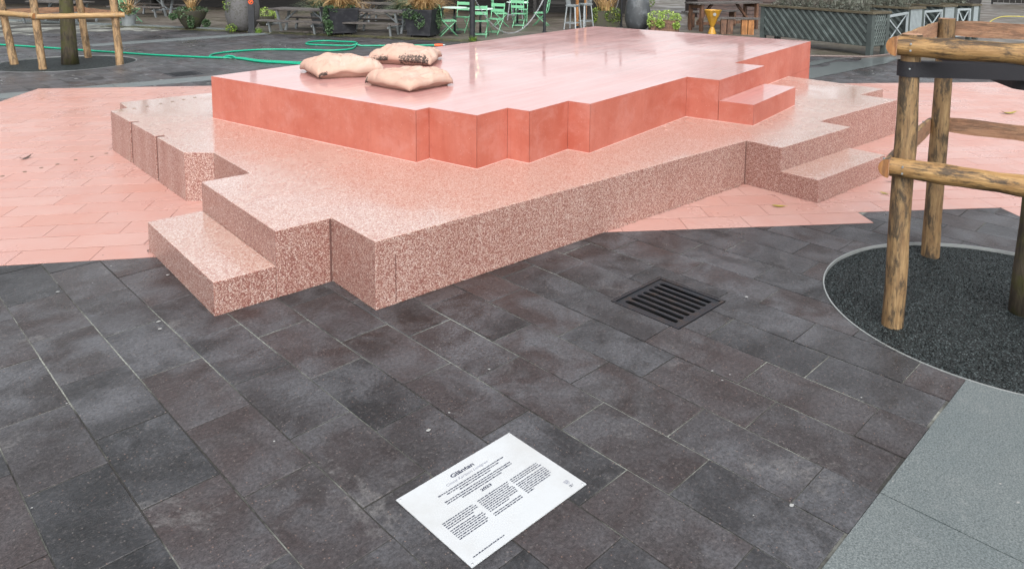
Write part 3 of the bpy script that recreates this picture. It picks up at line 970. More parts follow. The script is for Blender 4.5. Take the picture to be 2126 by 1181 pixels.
# ------------------------------------------------------------------ upper platform: red concrete
up = sc2([(0.368, 3.372), (0.911, 1.085), (1.030, 1.112), (1.125, 0.700), (1.433, 0.768), (1.475, 0.585), (1.931, 0.692), (1.973, 0.511),
          (3.530, 0.857), (3.598, 0.566), (4.717, 0.818), (4.650, 1.122), (7.276, 1.725), (6.504, 4.912)])
if area2(up) < 0: up = up[::-1]
redp = empty('red_concrete_platform', (3.6 * S, 2.4 * S, 0), label='tall polished red concrete block with notched edges on the terrazzo platform', cat='platform')


def rel(poly): return [(x - redp.location.x, y - redp.location.y) for x, y in poly]


def panels(poly, z0, z1, parent, th=0.03, gap=0.0018, skip=()):
    n = len(poly)
    inn = offset_poly(poly, th)
    for i in range(n):
        if i in skip: continue
        j = (i + 1) % n
        a, b_, c, d = (Vector(q_) for q_ in (poly[i], poly[j], inn[j], inn[i]))
        e = (b_ - a).normalized() * gap
        P = [a + e, b_ - e, c - e, d + e]
        m = MB(); m.prism([(q_.x, q_.y) for q_ in P], z0, z1)
        m.build('side_panel', M_RED, parent)


upr = rel(up)
b = MB(); b.prism(offset_poly(upr, 0.028), Z1 + 0.0005, Z2 - 0.005); b.build('core', M_CORE, redp)
panels(upr, Z1 + 0.003, Z2 - 0.0045, redp)
bevelled('top_slab', offset_poly(upr, 0.0012), Z2 - 0.004, Z2, [M_RED, M_REDTOP], redp, 0.0015)
gl_ = rel(sc2([(0.368, 3.372), (0.911, 1.085), (1.030, 1.112), (1.125, 0.700), (1.433, 0.768), (1.475, 0.585), (1.931, 0.692), (1.973, 0.511), (3.530, 0.857), (3.668, 0.260), (4.786, 0.512), (4.650, 1.122), (6.42, 1.528), (6.2, 1.9), (4, 3)]))
if area2(gl_) < 0: gl_ = gl_[::-1]
b = MB(); b.prism(offset_poly(gl_, -0.004), Z1 + 0.0003, Z1 + 0.0028); b.build('grout_line', M_GROUT, redp)
stp = rel(sc2([(3.5985, 0.5635), (3.668, 0.260), (4.786, 0.512), (4.7175, 0.8155)]))
if area2(stp) < 0: stp = stp[::-1]
b = MB(); b.prism(offset_poly(stp, 0.028), Z1 + 0.0005, ZT - 0.005); b.build('step_core', M_CORE, redp)
panels(stp, Z1 + 0.003, ZT - 0.0045, redp)
bevelled('step_slab', offset_poly(stp, 0.0012), ZT - 0.004, ZT, [M_RED, M_REDTOP], redp, 0.0015)
# where the block reaches out past the platform it goes down to the ground
bb = rel(sc2([(6.447, 1.5345), (7.2755, 1.7249), (6.5040, 4.9110), (5.95, 4.70)]))
if area2(bb) < 0: bb = bb[::-1]
b = MB(); b.prism(bb, 0.0, Z1 + 0.0002); b.build('base_block', M_RED, redp)

# ------------------------------------------------------------------ drain gratings


def grating(loc, half, label, rz, iron=None, slot_w=0.037):
    iron = iron or M_IRON
    g = empty('drain_grating', (loc[0], loc[1], 0), rz, label=label, cat='drain')
    b = MB()
    b.prism([(-half + .004, -half + .004), (half - .004, -half + .004), (half - .004, half - .004), (-half + .004, half - .004)], -0.95, -0.90)
    for s_ in (-1, 1):
        b.box((s_ * (half - 0.012), 0, -0.47), (0.008, 2 * half - .03, 0.90)); b.box((0, s_ * (half - 0.012), -0.47), (2 * half - .03, 0.008, 0.90))
    b.build('shaft', M_PIT, g)
    f = MB()
    w = 0.018
    for s_ in (-1, 1):
        f.box((s_ * (half - w / 2 - 0.003), 0, -0.010), (w, 2 * half - 0.006, 0.024))
        f.box((0, s_ * (half - w / 2 - 0.003), -0.0105), (2 * half - 0.006 - 2 * w, w, 0.023))
    f.build('frame', iron, g)
    hp = half - w - 0.006
    # cover plate with seven rounded slots: solid bands joined by the end bands
    n = 7
    sl, sw = hp * 0.84, slot_w
    pitch = 2 * hp * 0.90 / n
    ys = [(-n / 2 + 0.5 + i) * pitch for i in range(n)]
    z0, z1 = -0.013, -0.004
    cuts_ = [-hp] + sum([[y - sw / 2, y + sw / 2] for y in ys], []) + [hp]
    for i in range(n + 1):
        y0, y1 = cuts_[2 * i], cuts_[2 * i + 1]
        r = MB()
        xl = hp
        r.box((0, (y0 + y1) / 2, (z0 + z1) / 2), (2 * sl + 0.002, y1 - y0, z1 - z0))
        r.build('bar', iron, g)
    for s_ in (-1, 1):
        c = MB()
        x0, x1 = sorted((s_ * (sl + 0.0012), s_ * hp))
        c.box(((x0 + x1) / 2, 0, (z0 + z1) / 2 - 0.0004), (x1 - x0, 2 * hp, z1 - z0))
        for y in ys:    # rounded slot ends
            for q in (-1, 1):
                P = [(s_ * (sl + 0.001), y + q * sw / 2)]
                for k in range(7):
                    a = k / 6 * PI / 2
                    P.append((s_ * (sl + 0.001 - sw / 2 + sw / 2 * math.sin(a)), y + q * sw / 2 * math.cos(a)))
                if area2(P) < 0: P = P[::-1]
                c.prism(P, z0, z1 - 0.0008)
        c.build('end_band', iron, g)
    return g


grating((1.434, -1.104), 0.258, 'square cast iron drain grating in the near dark paving', math.radians(3.2) + PI / 2)
grating((2.015, 10.484), 0.262, 'small far drain grating left behind the red platform', math.radians(3.2), M_BARIRON, 0.047)

# ------------------------------------------------------------------ tree pits


def pit(c, label, seed):
    e = empty('tree_pit', (c[0], c[1], 0), kind='structure', label=label)
    rg = random.Random(seed)
    g = MB()
    rows = [[(0, 0, -0.012)] * 72]
    for i in range(1, 34):
        r = (c[2] - 0.004) * i / 33
        rows.append([(r * math.cos(2 * PI * k / 72), r * math.sin(2 * PI * k / 72), -0.020 + 0.006 * noise.noise((r * math.cos(2 * PI * k / 72) * 4, r * math.sin(2 * PI * k / 72) * 4, seed))) for k in range(72)])
    g.grid(rows, True)
    g.build('bound_gravel', M_GRAVEL, e, smooth=True)
    # loose stones on the bound gravel
    stn = MB()
    for k in range(9000 if seed == 1 else 1500):
        a = rg.uniform(0, 2 * PI); r = (c[2] - 0.02) * math.sqrt(rg.random()); s_ = rg.uniform(0.003, 0.0062)
        x, y = r * math.cos(a), r * math.sin(a)
        z = -0.017 + 0.005 * noise.noise((x * 4, y * 4, seed))
        aa = rg.uniform(0, 6)
        P = [(x + s_ * math.cos(aa + i * 2.09) * rg.uniform(.7, 1.2), y + s_ * math.sin(aa + i * 2.09) * rg.uniform(.7, 1.2), z - 0.004) for i in range(3)]
        ap = (x + rg.uniform(-.003, .003), y + rg.uniform(-.003, .003), z + s_ * 0.9)
        for i in range(3): stn.face([P[i], P[(i + 1) % 3], ap])
    tag(stn.build('loose_stones', M_GRAVEL, e, weld=False), kind='stuff')
    rg2 = MB()
    n = 96
    for r0, r1, z0, z1 in ((c[2] - 0.004, c[2] + 0.004, -0.03, 0.003),):
        P = lambda r, z: [(r * math.cos(2 * PI * k / n), r * math.sin(2 * PI * k / n), z) for k in range(n)]
        rg2.grid([P(r0, z0), P(r0, z1), P(r1, z1), P(r1, z0)], True)
    rg2.build('steel_ring', M_RING, e)
    return e


pit(PIT_R, 'round gravel tree pit with thin steel ring at the right', 1)
pit(PIT_L, 'round gravel tree pit with steel ring behind the pink tiles at the far left', 2)


def roughen(o, amp, sc):
    """slight unevenness of hand peeled logs"""
    me = o.data
    sd = random.random() * 50
    for v in me.vertices:
        p = v.co
        d = noise.noise((p.x * sc + sd, p.y * sc, p.z * sc * 0.5))
        v.co.x += d * amp; v.co.y += noise.noise((p.x * sc, p.y * sc + sd, p.z * sc * 0.5)) * amp
        v.co.z += noise.noise((p.x * sc, p.y * sc + 9 + sd, p.z * sc)) * amp * 0.3


def log_post(parent, base, top, r, mat, capmat):
    b = MB()
    base, top = Vector(base), Vector(top)
    n = 16
    pts = [base.lerp(top, i / 14) for i in range(15)]
    b.tube(pts, [r * (1.06 - 0.10 * i / 14) for i in range(15)], n, True, 0, 1)
    o = b.build('post', [mat, capmat], parent, auto=50)
    roughen(o, r * 0.15, 6)
    return o


def half_rail(parent, a, b_, out, r, mat, flat, end):
    """half-round rail lying along its local x, bulge towards out"""
    a, b_ = Vector(a), Vector(b_)
    d = b_ - a
    L = d.length
    X = d.normalized()
    Y = Vector(out); Y = (Y - X * Y.dot(X)).normalized()
    Z = X.cross(Y)
    m = MB()
    n = 12
    rows = []
    K = 16
    for i in range(K + 1):
        x = L * i / K
        rr = r * (1 + 0.05 * math.sin(i * 1.3 + L * 7) + 0.03 * math.sin(i * 2.9))
        rows.append([(x, rr * math.sin(PI * k / n), rr * math.cos(PI * k / n)) for k in range(n + 1)])
    m.grid(rows, False, 0)
    for i in range(K):
        m.face([rows[i][0], rows[i + 1][0], rows[i + 1][n], rows[i][n]], 1)
    m.face(rows[0], 2); m.face(rows[-1][::-1], 2)
    o = m.build('rail', [mat, flat, end], parent, auto=40)
    M = Matrix(((X.x, Y.x, Z.x, a.x), (X.y, Y.y, Z.y, a.y), (X.z, Y.z, Z.z, a.z), (0, 0, 0, 1)))
    o.matrix_local = M
    return o


def ribbon(parent, name, pts, w, th, mat):
    """flat strap following pts, w upright"""
    m = MB()
    rows = []
    pts = [Vector(p_) for p_ in pts]
    for i, p_ in enumerate(pts):
        t_ = (pts[min(i + 1, len(pts) - 1)] - pts[max(i - 1, 0)]); t_.z = 0; t_.normalize()
        nn = Vector((-t_.y, t_.x, 0))
        rows.append([p_ + nn * (x * th / 2) + Vector((0, 0, z * w / 2)) for x, z in ((-1, -1), (1, -1), (1, 1), (-1, 1))])
    m.grid(rows, True); m.face(rows[0][::-1]); m.face(rows[-1])
    return m.build(name, mat, parent)


# guard round the near tree (right)
pa, pb = Vector((1.79 * S, -1.74 * S)), Vector((2.83 * S, -1.52 * S))
ctr = Vector((PIT_R[0], PIT_R[1]))
pd, pc_ = Vector((2.05 * S, -2.76 * S)), Vector((3.06 * S, -2.50 * S))
gd = empty('tree_guard', (ctr.x, ctr.y, 0), label='round pine posts with half log rails guarding the tree at the right', cat='tree guard')
PO = {}
for nm, p_, h in (('a', pa, 1.735), ('b', pb, 1.752), ('c', pc_, 1.74), ('d', pd, 1.72)):
    q = p_ - ctr
    PO[nm] = q
    log_post(gd, (q.x, q.y, -0.03), (q.x + random.uniform(-.006, .006), q.y + random.uniform(-.006, .006), h), 0.059, M_POST, M_SAWN)


def side_rails(par, A, B, z, r, ext0, ext1, mats, pr=0.059, tilt=0.0):
    d = (B - A).normalized()
    mid = (A + B) / 2
    out = Vector((d.y, -d.x))
    if out.dot(mid) < 0: out = -out
    a = A - d * ext0 + out * (pr - 0.004)
    b2 = B + d * ext1 + out * (pr - 0.004)
    for e_, s_ in ((A, 0.012), (B, -0.012)):
        for dz in (-0.018, 0.02):
            c_ = e_ + d * s_ + out * (pr + r * 0.93)
            m = MB(); m.tube([(c_.x - out.x * 0.01, c_.y - out.y * 0.01, z + dz), (c_.x + out.x * 0.006, c_.y + out.y * 0.006, z + dz)], 0.0055, 8)
            m.build('nail', M_STEEL, par)
    return half_rail(par, (a.x, a.y, z), (b2.x, b2.y, z + tilt), (out.x, out.y, 0), r, *mats)


RM = (M_RAIL, M_SAWN, M_ENDGRAIN)
for z in (1.668, 0.958):
    side_rails(gd, PO['a'], PO['d'], z, 0.058, 0.062, 0.10, RM)          # towards the camera
    side_rails(gd, PO['b'], PO['a'], z + 0.004, 0.055, 0.02, 0.135, RM)  # left side, end shows
    side_rails(gd, PO['c'], PO['b'], z + 0.012, 0.056, 0.08, 0.03, RM)   # far side
    side_rails(gd, PO['d'], PO['c'], z, 0.056, 0.08, 0.08, RM)


def strap_pts(post, trunk, rp_, rt, z0, z1, back=False):
    d = (trunk - post).normalized()
    nrm = Vector((-d.y, d.x))
    L = []
    # loop round the post
    for k in range(0, 15):
        a = PI * 0.52 + k / 14 * PI * 0.96
        q = post + (d * math.cos(a) + nrm * math.sin(a)) * (rp_ + 0.006)
        L.append((q.x, q.y, z0))
    n1 = post - nrm * (rp_ + 0.006)
    n2 = trunk - nrm * (rt + 0.01)
    for k in range(1, 9):
        f = k / 8
        q = n1.lerp(n2, f)
        L.append((q.x, q.y, z0 + (z1 - z0) * f))
    for k in range(1, 11):
        a = -PI / 2 + k / 10 * PI * 0.9
        q = trunk + (d * math.cos(a) + nrm * math.sin(a)) * (rt + 0.01)
        L.append((q.x, q.y, z1))
    n3 = post + nrm * (rp_ + 0.008)
    last = Vector(L[-1][:2])
    for k in range(1, 9):
        f = k / 8
        q = last.lerp(n3, f)
        L.append((q.x, q.y, z1 + (z0 - 0.012 - z1) * f))
    return L


tr_c = Vector((0.0, -0.02))
for nm, lab, z0, z1 in (('a', 'black tree strap nailed round the nearest pine post', 1.537, 1.50), ('b', 'black tree strap nailed round the second pine post', 1.505, 1.44)):
    sp_ = empty('tree_strap', (ctr.x, ctr.y, 0), label=lab, cat='strap', group='straps tying the tree to its posts')
    ribbon(sp_, 'webbing', strap_pts(PO[nm], tr_c, 0.0605, 0.085, z0, z1), 0.088, 0.004, M_STRAP)
    q = PO[nm]
    dcam = (Vector((CAM.x, CAM.y)) - (ctr + q)).normalized()
    nb = MB(); nb.tube([(q.x + dcam.x * 0.067, q.y + dcam.y * 0.067, z0 + 0.004), (q.x + dcam.x * 0.071, q.y + dcam.y * 0.071, z0 + 0.004)], 0.005, 8)
    nb.build('nail', M_STEEL, sp_)


def leaf_cloud(name, parent, mat, centres, n, size, seed=0, aspect=0.7, up=0.35):
    """n small folded leaves spread through blobs (centre, radius xyz)"""
    rg = random.Random(seed)
    b = MB()
    for k in range(n):
        c, r = rg.choice(centres)
        while True:
            v = Vector((rg.uniform(-1, 1), rg.uniform(-1, 1), rg.uniform(-1, 1)))
            if 0.15 < v.length < 1: break
        v = v.normalized() * (v.length ** 0.55)
        p_ = Vector((c[0] + v.x * r[0], c[1] + v.y * r[1], c[2] + v.z * r[2]))
        d = (Vector((v.x, v.y, v.z * 0.5 + up)) + Vector((rg.gauss(0, .5), rg.gauss(0, .5), rg.gauss(0, .5)))).normalized()
        sd = d.cross(Vector((rg.gauss(0, 1), rg.gauss(0, 1), rg.gauss(0, 1)))).normalized()
        s_ = size * rg.uniform(0.6, 1.35)
        nrm = d.cross(sd) * (s_ * 0.18)
        b.face([p_ - d * s_ * .5, p_ + sd * s_ * aspect * .5 + nrm, p_ + d * s_ * .5, p_ - sd * s_ * aspect * .5 + nrm])
    return b.build(name, mat, parent, weld=False)


def blade_tuft(name, parent, mat, c, n, length, spread, seed=0, w=0.008, droop=0.6, rad=0.05):
    rg = random.Random(seed)
    b = MB()
    for k in range(n):
        a = rg.uniform(0, 2 * PI)
        L = length * rg.uniform(0.65, 1.1)
        sp_ = spread * rg.uniform(0.3, 1.0)
        d = Vector((math.cos(a), math.sin(a), 0))
        sd = Vector((-d.y, d.x, 0))
        o = Vector(c) + d * rg.uniform(0, rad)
        prev = None
        K = 5
        for i in range(K + 1):
            f = i / K
            p_ = o + d * (sp_ * f ** 1.3) * L + Vector((0, 0, L * (f - droop * f * f * sp_)))
            ww = w * (1 - f * 0.85)
            cur = (p_ - sd * ww, p_ + sd * ww)
            if prev: b.face([prev[0], prev[1], cur[1], cur[0]])
            prev = cur
    return b.build(name, mat, parent, weld=False)


def tree(loc, label, r, h, crown_z, crown_r, seed, n=2600, mat=None, lean=(0, 0), leaf=0.09):
    e = empty('tree', (loc[0], loc[1], 0), label=label, cat='tree')
    rg = random.Random(seed)
    b = MB()
    pts, rs = [], []
    for i in range(19):
        f = i / 18
        pts.append((lean[0] * f + 0.05 * math.sin(f * 5 + seed) * f, lean[1] * f + 0.05 * math.cos(f * 4 + seed) * f, -0.03 + h * f))
        rs.append(r * (1.12 - 0.12 * min(1, f * 8)) * (1 - 0.72 * f))
    b.tube(pts, rs, 18, True)
    tr_ = b.build('trunk', M_BARK, e, smooth=True)
    roughen(tr_, r * 0.12, 6)
    cs = []
    for k in range(11):
        f = rg.uniform(0.42, 0.95)
        i = int(f * 18)
        a = k * 2.4 + rg.uniform(-.4, .4)
        L = crown_r * rg.uniform(0.6, 1.05)
        p0 = Vector(pts[i])
        p1 = p0 + Vector((math.cos(a) * L * .5, math.sin(a) * L * .5, L * .45))
        p2 = p0 + Vector((math.cos(a) * L, math.sin(a) * L, L * rg.uniform(.55, .95)))
        lb = MB(); lb.tube([p0, p1, p2], [rs[i] * .5, rs[i] * .32, rs[i] * .12], 7); lb.build('limb', M_BARK, e, smooth=True)
        for q in (p1, p2, (p1 + p2) / 2):
            cs.append(((q.x, q.y, q.z + 0.1), (crown_r * .3 * rg.uniform(.7, 1.2),) * 2 + (crown_r * .24,)))
    leaf_cloud('crown', e, mat or L_TREE, cs, n, leaf, seed)
    return e


tree((ctr.x + tr_c.x + 0.052, ctr.y + tr_c.y - 0.066), 'young mossy tree inside the pine post guard at the right', 0.072, 5.2, 3.4, 1.1, 3, 1500, leaf=0.07)

# guard round the far tree (left)
cl = Vector((PIT_L[0], PIT_L[1]))
gl = empty('tree_guard', (cl.x, cl.y, 0), label='pale pine posts with one ring of rails guarding the far left tree', cat='tree guard')
PQ = {}
for nm, (x, y), lean in (('A', (-0.04, 11.03), (-0.20, 0.12)), ('B', (0.20, 10.20), (-0.10, 0.08)), ('C', (0.99, 11.27), (-0.14, 0.10)), ('D', (1.17, 10.01), (-0.07, 0.05))):
    q = Vector((x * S, y * S)) - cl
    PQ[nm] = q
    log_post(gl, (q.x, q.y, -0.03), (q.x + lean[0], q.y + lean[1], 1.75), 0.064, M_PALEPOST, M_SAWN)
RM2 = (M_PALERAIL, M_SAWN, M_ENDGRAIN)


def leanpt(nm, z):
    lean = {'A': (-0.20, 0.12), 'B': (-0.10, 0.08), 'C': (-0.14, 0.10), 'D': (-0.07, 0.05)}[nm]
    return PQ[nm] + Vector(lean) * (z / 1.75)


z = 0.955
side_rails(gl, leanpt('B', z), leanpt('D', z), z, 0.052, 0.06, 0.16, RM2, 0.06)
side_rails(gl, leanpt('A', z), leanpt('B', z), z + 0.02, 0.052, 0.40, 0.10, RM2, 0.06)
side_rails(gl, leanpt('C', z), leanpt('A', z), z + 0.03, 0.055, 0.10, 0.12, RM2, 0.06)
side_rails(gl, leanpt('D', z), leanpt('C', z), z + 0.01, 0.055, 0.12, 0.10, RM2, 0.06)
tree((0.61 * S, 10.58 * S), 'mossy brown tree inside the pale post guard at the far left', 0.135, 6.5, 4.0, 1.6, 9, 2600)

# ------------------------------------------------------------------ sign plate on the paving
sg_o = Vector((-0.751, -1.498))
sg_x = Vector((0.598, 0.030)).normalized()
sg_y = Vector((sg_x.y, -sg_x.x))                        # reading direction downwards
SW, SH, ST_ = 0.599, 0.472, 0.003
sign = empty('information_plate', (sg_o.x, sg_o.y, 0.0018), math.atan2(sg_x.y, sg_x.x), label='white information plate with black text screwed to the dark paving', cat='sign')
b = MB()
b.prism([(0, 0), (0, -SH), (SW, -SH), (SW, 0)], 0.0, ST_)
b.build('plate', M_WHITE, sign)
for x, y in ((0.012, 0.012), (SW - 0.012, 0.012), (0.012, SH - 0.012), (SW - 0.012, SH - 0.012)):
    s_ = MB(); s_.lathe([(0.0, 0.0014), (0.0035, 0.0012), (0.0045, 0.0)], 10, (x, -y, ST_)); s_.build('screw', M_CHAIN, sign)


def text(body, x, y, size, mat, width=None, bold=0.0, shear=0.0, name='lettering'):
    cu = bpy.data.curves.new('text', 'FONT')
    cu.body = body; cu.size = size; cu.offset = bold; cu.shear = shear
    to = bpy.data.objects.new('text', cu)
    COL.objects.link(to)
    bpy.context.view_layer.update()
    dg = bpy.context.evaluated_depsgraph_get()
    me = bpy.data.meshes.new_from_object(to.evaluated_get(dg))
    bpy.data.objects.remove(to)
    xs = [v.co.x for v in me.vertices]
    w0, w1 = min(xs), max(xs)
    k = (width / (w1 - w0)) if width else 1.0
    for v in me.vertices: v.co = ((v.co.x - w0) * k, v.co.y, 0)
    me.materials.clear(); me.materials.append(mat)
    return link_mesh(name, me, sign, (x, -y, ST_ + 0.0004))


text('Gläntan', 0.2340, 0.0575, 0.0300, M_INK, 0.1170, 0.0009)
text('Conny Karlsson Lundgren', 0.1890, 0.0850, 0.0210, M_INKGREY, 0.2150, 0.0, 0.3)
text('2023', 0.2700, 0.2040, 0.0200, M_INK, 0.0540, 0.0007)


def rule_lines(lines, h, name='small_print'):
    """rows of tiny illegible print: word-long dashes"""
    b = MB()
    rg = random.Random(len(lines) * 7 + int(lines[0][0] * 1000))
    for x0, x1, y in lines:
        x = x0
        while x < x1 - 0.002:
            w = min(rg.uniform(0.006, 0.021), x1 - x)
            xx = x
            while xx < x + w - 0.0006:      # letter-like ticks
                lw = min(rg.uniform(0.0011, 0.0021), x + w - xx)
                hh = h * rg.choice((0.72, 0.72, 0.78, 1.0))
                b.face([(xx, -y, ST_ + 0.0004), (xx + lw, -y, ST_ + 0.0004), (xx + lw, -y + hh, ST_ + 0.0004), (xx, -y + hh, ST_ + 0.0004)])
                xx += lw + 0.00025
            x += w + 0.0024
    return b.build(name, M_INK, sign, weld=False)


rule_lines([(0.1265, 0.4710, 0.1090), (0.1605, 0.4335, 0.1215), (0.2145, 0.3770, 0.1345)], 0.0072)
rule_lines([(0.1265, 0.4710, 0.1530), (0.1285, 0.4675, 0.1650), (0.1935, 0.4000, 0.1775)], 0.0072)
gaps = {3, 4, 8}
col = lambda x0, ends: [(x0, e_, 0.2370 + 0.0110 * i) for i, e_ in enumerate(ends)]
rule_lines(col(0.050, [0.197, 0.205, 0.203, 0.176]) + [(x0, x1, y + 0.006) for x0, x1, y in col(0.050, [0, 0, 0, 0, 0.172, 0.198, 0.202, 0.196, 0.199, 0.184])[4:]], 0.0064)
rule_lines(col(0.2205, [0.380, 0.377, 0.372, 0.377, 0.38, 0.378, 0.374, 0.322]) + [(x0, x1, y + 0.008) for x0, x1, y in col(0.2205, [0] * 8 + [0.366, 0.365])[8:]], 0.0064)
rule_lines(col(0.3925, [0.546, 0.544, 0.551]) + [(x0, x1, y + 0.006) for x0, x1, y in col(0.3925, [0] * 3 + [0.548, 0.549, 0.546, 0.548, 0.545, 0.533, 0.430])[3:]], 0.0064)
rule_lines([(0.0324, 0.1805, 0.4420)], 0.0064)
# small grey crest at the lower right of the print
b = MB()
zc = ST_ + 0.0004
sh = [(-0.010, 0.012), (0.010, 0.012), (0.010, -0.002), (0.006, -0.009), (0.0, -0.013), (-0.006, -0.009), (-0.010, -0.002)]
inn = [(x * 0.82, y * 0.82) for x, y in sh]
for i in range(7):
    j = (i + 1) % 7
    b.face([(*sh[i], zc), (*sh[j], zc), (*inn[j], zc), (*inn[i], zc)])
for (x0, y0, x1, y1) in ((-0.006, 0.004, -0.001, 0.008), (0.001, -0.001, 0.006, 0.005), (-0.006, -0.005, 0.000, 0.000), (0.0015, 0.0065, 0.0055, 0.0085), (0.001, -0.006, 0.004, -0.003)):
    b.face([(x0, y0, zc), (x1, y0, zc), (x1, y1, zc), (x0, y1, zc)])
b.build('crest', M_INKGREY, sign, loc=(0.549, -0.409, 0), weld=False)
rule_lines([(0.5395, 0.5600, 0.4330), (0.5395, 0.5565, 0.4400)], 0.004)

# ------------------------------------------------------------------ cushions on the red platform


def cushion(label, corners, h, seed, mould):
    """corners ccw on the slab; mould: list of (edge index 0..3, from, to, reach)"""
    cx = sum(c[0] for c in corners) / 4; cy = sum(c[1] for c in corners) / 4
    C = [Vector((c[0] - cx, c[1] - cy)) for c in corners]
    N = 60
    b = MB()
    att = []

    def bil(a, v):
        return (C[0] * (1 - a) * (1 - v) + C[1] * a * (1 - v) + C[2] * a * v + C[3] * (1 - a) * v)

    def surf(i, j, top):
        a, v = i / N, j / N
        x, y = 2 * a - 1, 2 * v - 1
        # sides bulge a little between the corners
        na, nb = noise.noise((y * 2.2, seed * 3.1, 1)), noise.noise((x * 2.2, seed * 3.1, 7))
        pa_ = 0.5 + (a - 0.5) * (1 + 0.015 * (1 - y * y) + 0.055 * na * (1 - y ** 4) - 0.085 * (x * y) ** 6)
        pv_ = 0.5 + (v - 0.5) * (1 + 0.015 * (1 - x * x) + 0.055 * nb * (1 - x ** 4) - 0.085 * (x * y) ** 6)
        ed = max(abs(x), abs(y))
        if not top:
            k_ = 1 - 0.10 * min(1, (1 - ed) * 6)
            pa_ = 0.5 + (pa_ - 0.5) * k_; pv_ = 0.5 + (pv_ - 0.5) * k_
        q = bil(pa_, pv_)
        ex, ey = 1 - abs(x) ** 3.2, 1 - abs(y) ** 3.2
        fill = max(0, ex * ey) ** 0.40
        corner = (abs(x) * abs(y)) ** 3
        seam = h * 0.36 * (1 - 0.75 * corner ** 0.8) * (1 + 0.5 * noise.noise((x * 2, y * 2, seed + 8)))
        if top:
            zz = seam + (h - seam) * fill
            wob = 1.6 * noise.noise((x * 1.3, y * 1.3, seed)) + 0.8 * noise.noise((x * 3, y * 3, seed + 2))
            # folds drawn in from the seams
            f1 = abs(math.sin(x * 4.2 + seed * 1.7 + wob * 1.5))
            f2 = abs(math.sin(y * 3.7 + seed * 0.9 + wob * 1.9))
            wr = -(1 - f1) ** 3 * max(0, abs(y) - 0.2) ** 1.2 * 0.050 * fill
            wr += -(1 - f2) ** 3 * max(0, abs(x) - 0.2) ** 1.2 * 0.050 * fill
            # gathers at the corners
            ang = math.atan2(1 - abs(y), 1 - abs(x))
            rad = math.hypot(1 - abs(x), 1 - abs(y))
            wr += math.sin(ang * 11 + seed + wob) * 0.016 * math.exp(-(rad - 0.25) ** 2 * 9) * fill
            # slumped filling
            wr += 0.060 * noise.noise((x * 1.2 + seed * 3, y * 1.2, 1.0)) * fill + 0.022 * noise.noise((x * 3 + seed, y * 3, 2.0)) * fill
            d1 = noise.noise((x * 2.3 + y * 1.1 + seed, y * 2.3 - x * 1.1, 5.0))
            wr -= 0.020 * max(0, 1 - abs(d1) * 9) * fill
            zz += wr
            zz = max(zz, seam * 0.8)
        else:
            zz = seam * max(0, 1 - (1 - ed) * 6)
        if not top and ed < 0.88: zz = 0.0
        mv = 0.0
        for e_, f0, f1, rc in mould:
            along, dist = ((a, v), (v, 1 - a), (a, 1 - v), (v, a))[e_]
            if f0 - 0.08 < along < f1 + 0.08:
                k = max(0, 1 - dist / rc) ** 0.7
                k *= min(1, max(0, (along - f0 + 0.08) / 0.1)) * min(1, max(0, (f1 + 0.08 - along) / 0.1))
                mv = max(mv, k)
        return (q.x, q.y, max(0.0008, zz)), mv

    for top in (True, False):
        rows = []
        for j in range(N + 1):
            r_ = []
            for i in range(N + 1):
                p_, m_ = surf(i, j, top); r_.append(p_); att.append(m_)
            rows.append(r_)
        b.grid(rows if top else [r_[::-1] for r_ in rows])
    # keep vertex order for the attribute: bottom rows were reversed
    n1 = (N + 1) ** 2
    bot = att[n1:]
    att2 = att[:n1]
    for j in range(N + 1): att2 += bot[j * (N + 1):(j + 1) * (N + 1)][::-1]
    me = bpy.data.meshes.new('cushion')
    me.from_pydata(b.v, [], b.f)
    me.materials.append(M_CANVAS)
    at_ = me.attributes.new('mould', 'FLOAT', 'POINT')
    at_.data.foreach_set('value', att2)
    bm = bmesh.new(); bm.from_mesh(me)
    bmesh.ops.remove_doubles(bm, verts=bm.verts, dist=1e-4)
    bmesh.ops.recalc_face_normals(bm, faces=bm.faces)
    for f in bm.faces: f.smooth = True
    bm.to_mesh(me); bm.free()
    return tag(link_mesh('cushion', me, None, (cx, cy, Z2)), label, 'cushion', 'cushions lying on the red platform')


cushion('front peach canvas cushion with a greyish right half', [(1.40, 2.78), (1.505, 2.05), (2.13, 2.18), (2.04, 2.88)], 0.17, 1, [(3, 0.0, 0.16, 0.10), (0, 0.0, 0.12, 0.10)])
cushion('left peach canvas cushion partly behind the front one', [(1.185, 3.31), (1.86, 3.06), (2.02, 3.74), (1.30, 4.03)], 0.20, 2, [(0, 0.0, 0.16, 0.055)])
cushion('rearmost peach canvas cushion with black mould along its front edge', [(2.16, 4.10), (2.62, 3.36), (3.20, 3.99), (2.72, 4.62)], 0.19, 3, [(0, 0.05, 0.35, 0.10), (0, 0.50, 0.95, 0.20)])

# ------------------------------------------------------------------ hoses


def spline(L, n=8):
    L = [Vector(p_) for p_ in L]
    out = []
    for i in range(len(L) - 1):
        p0, p1, p2, p3 = L[max(i - 1, 0)], L[i], L[i + 1], L[min(i + 2, len(L) - 1)]
        for k in range(n):
            s_ = k / n
            out.append(0.5 * ((2 * p1) + (p2 - p0) * s_ + (2 * p0 - 5 * p1 + 4 * p2 - p3) * s_ ** 2 + (3 * p1 - p0 - 3 * p2 + p3) * s_ ** 3))
    return out + [L[-1]]


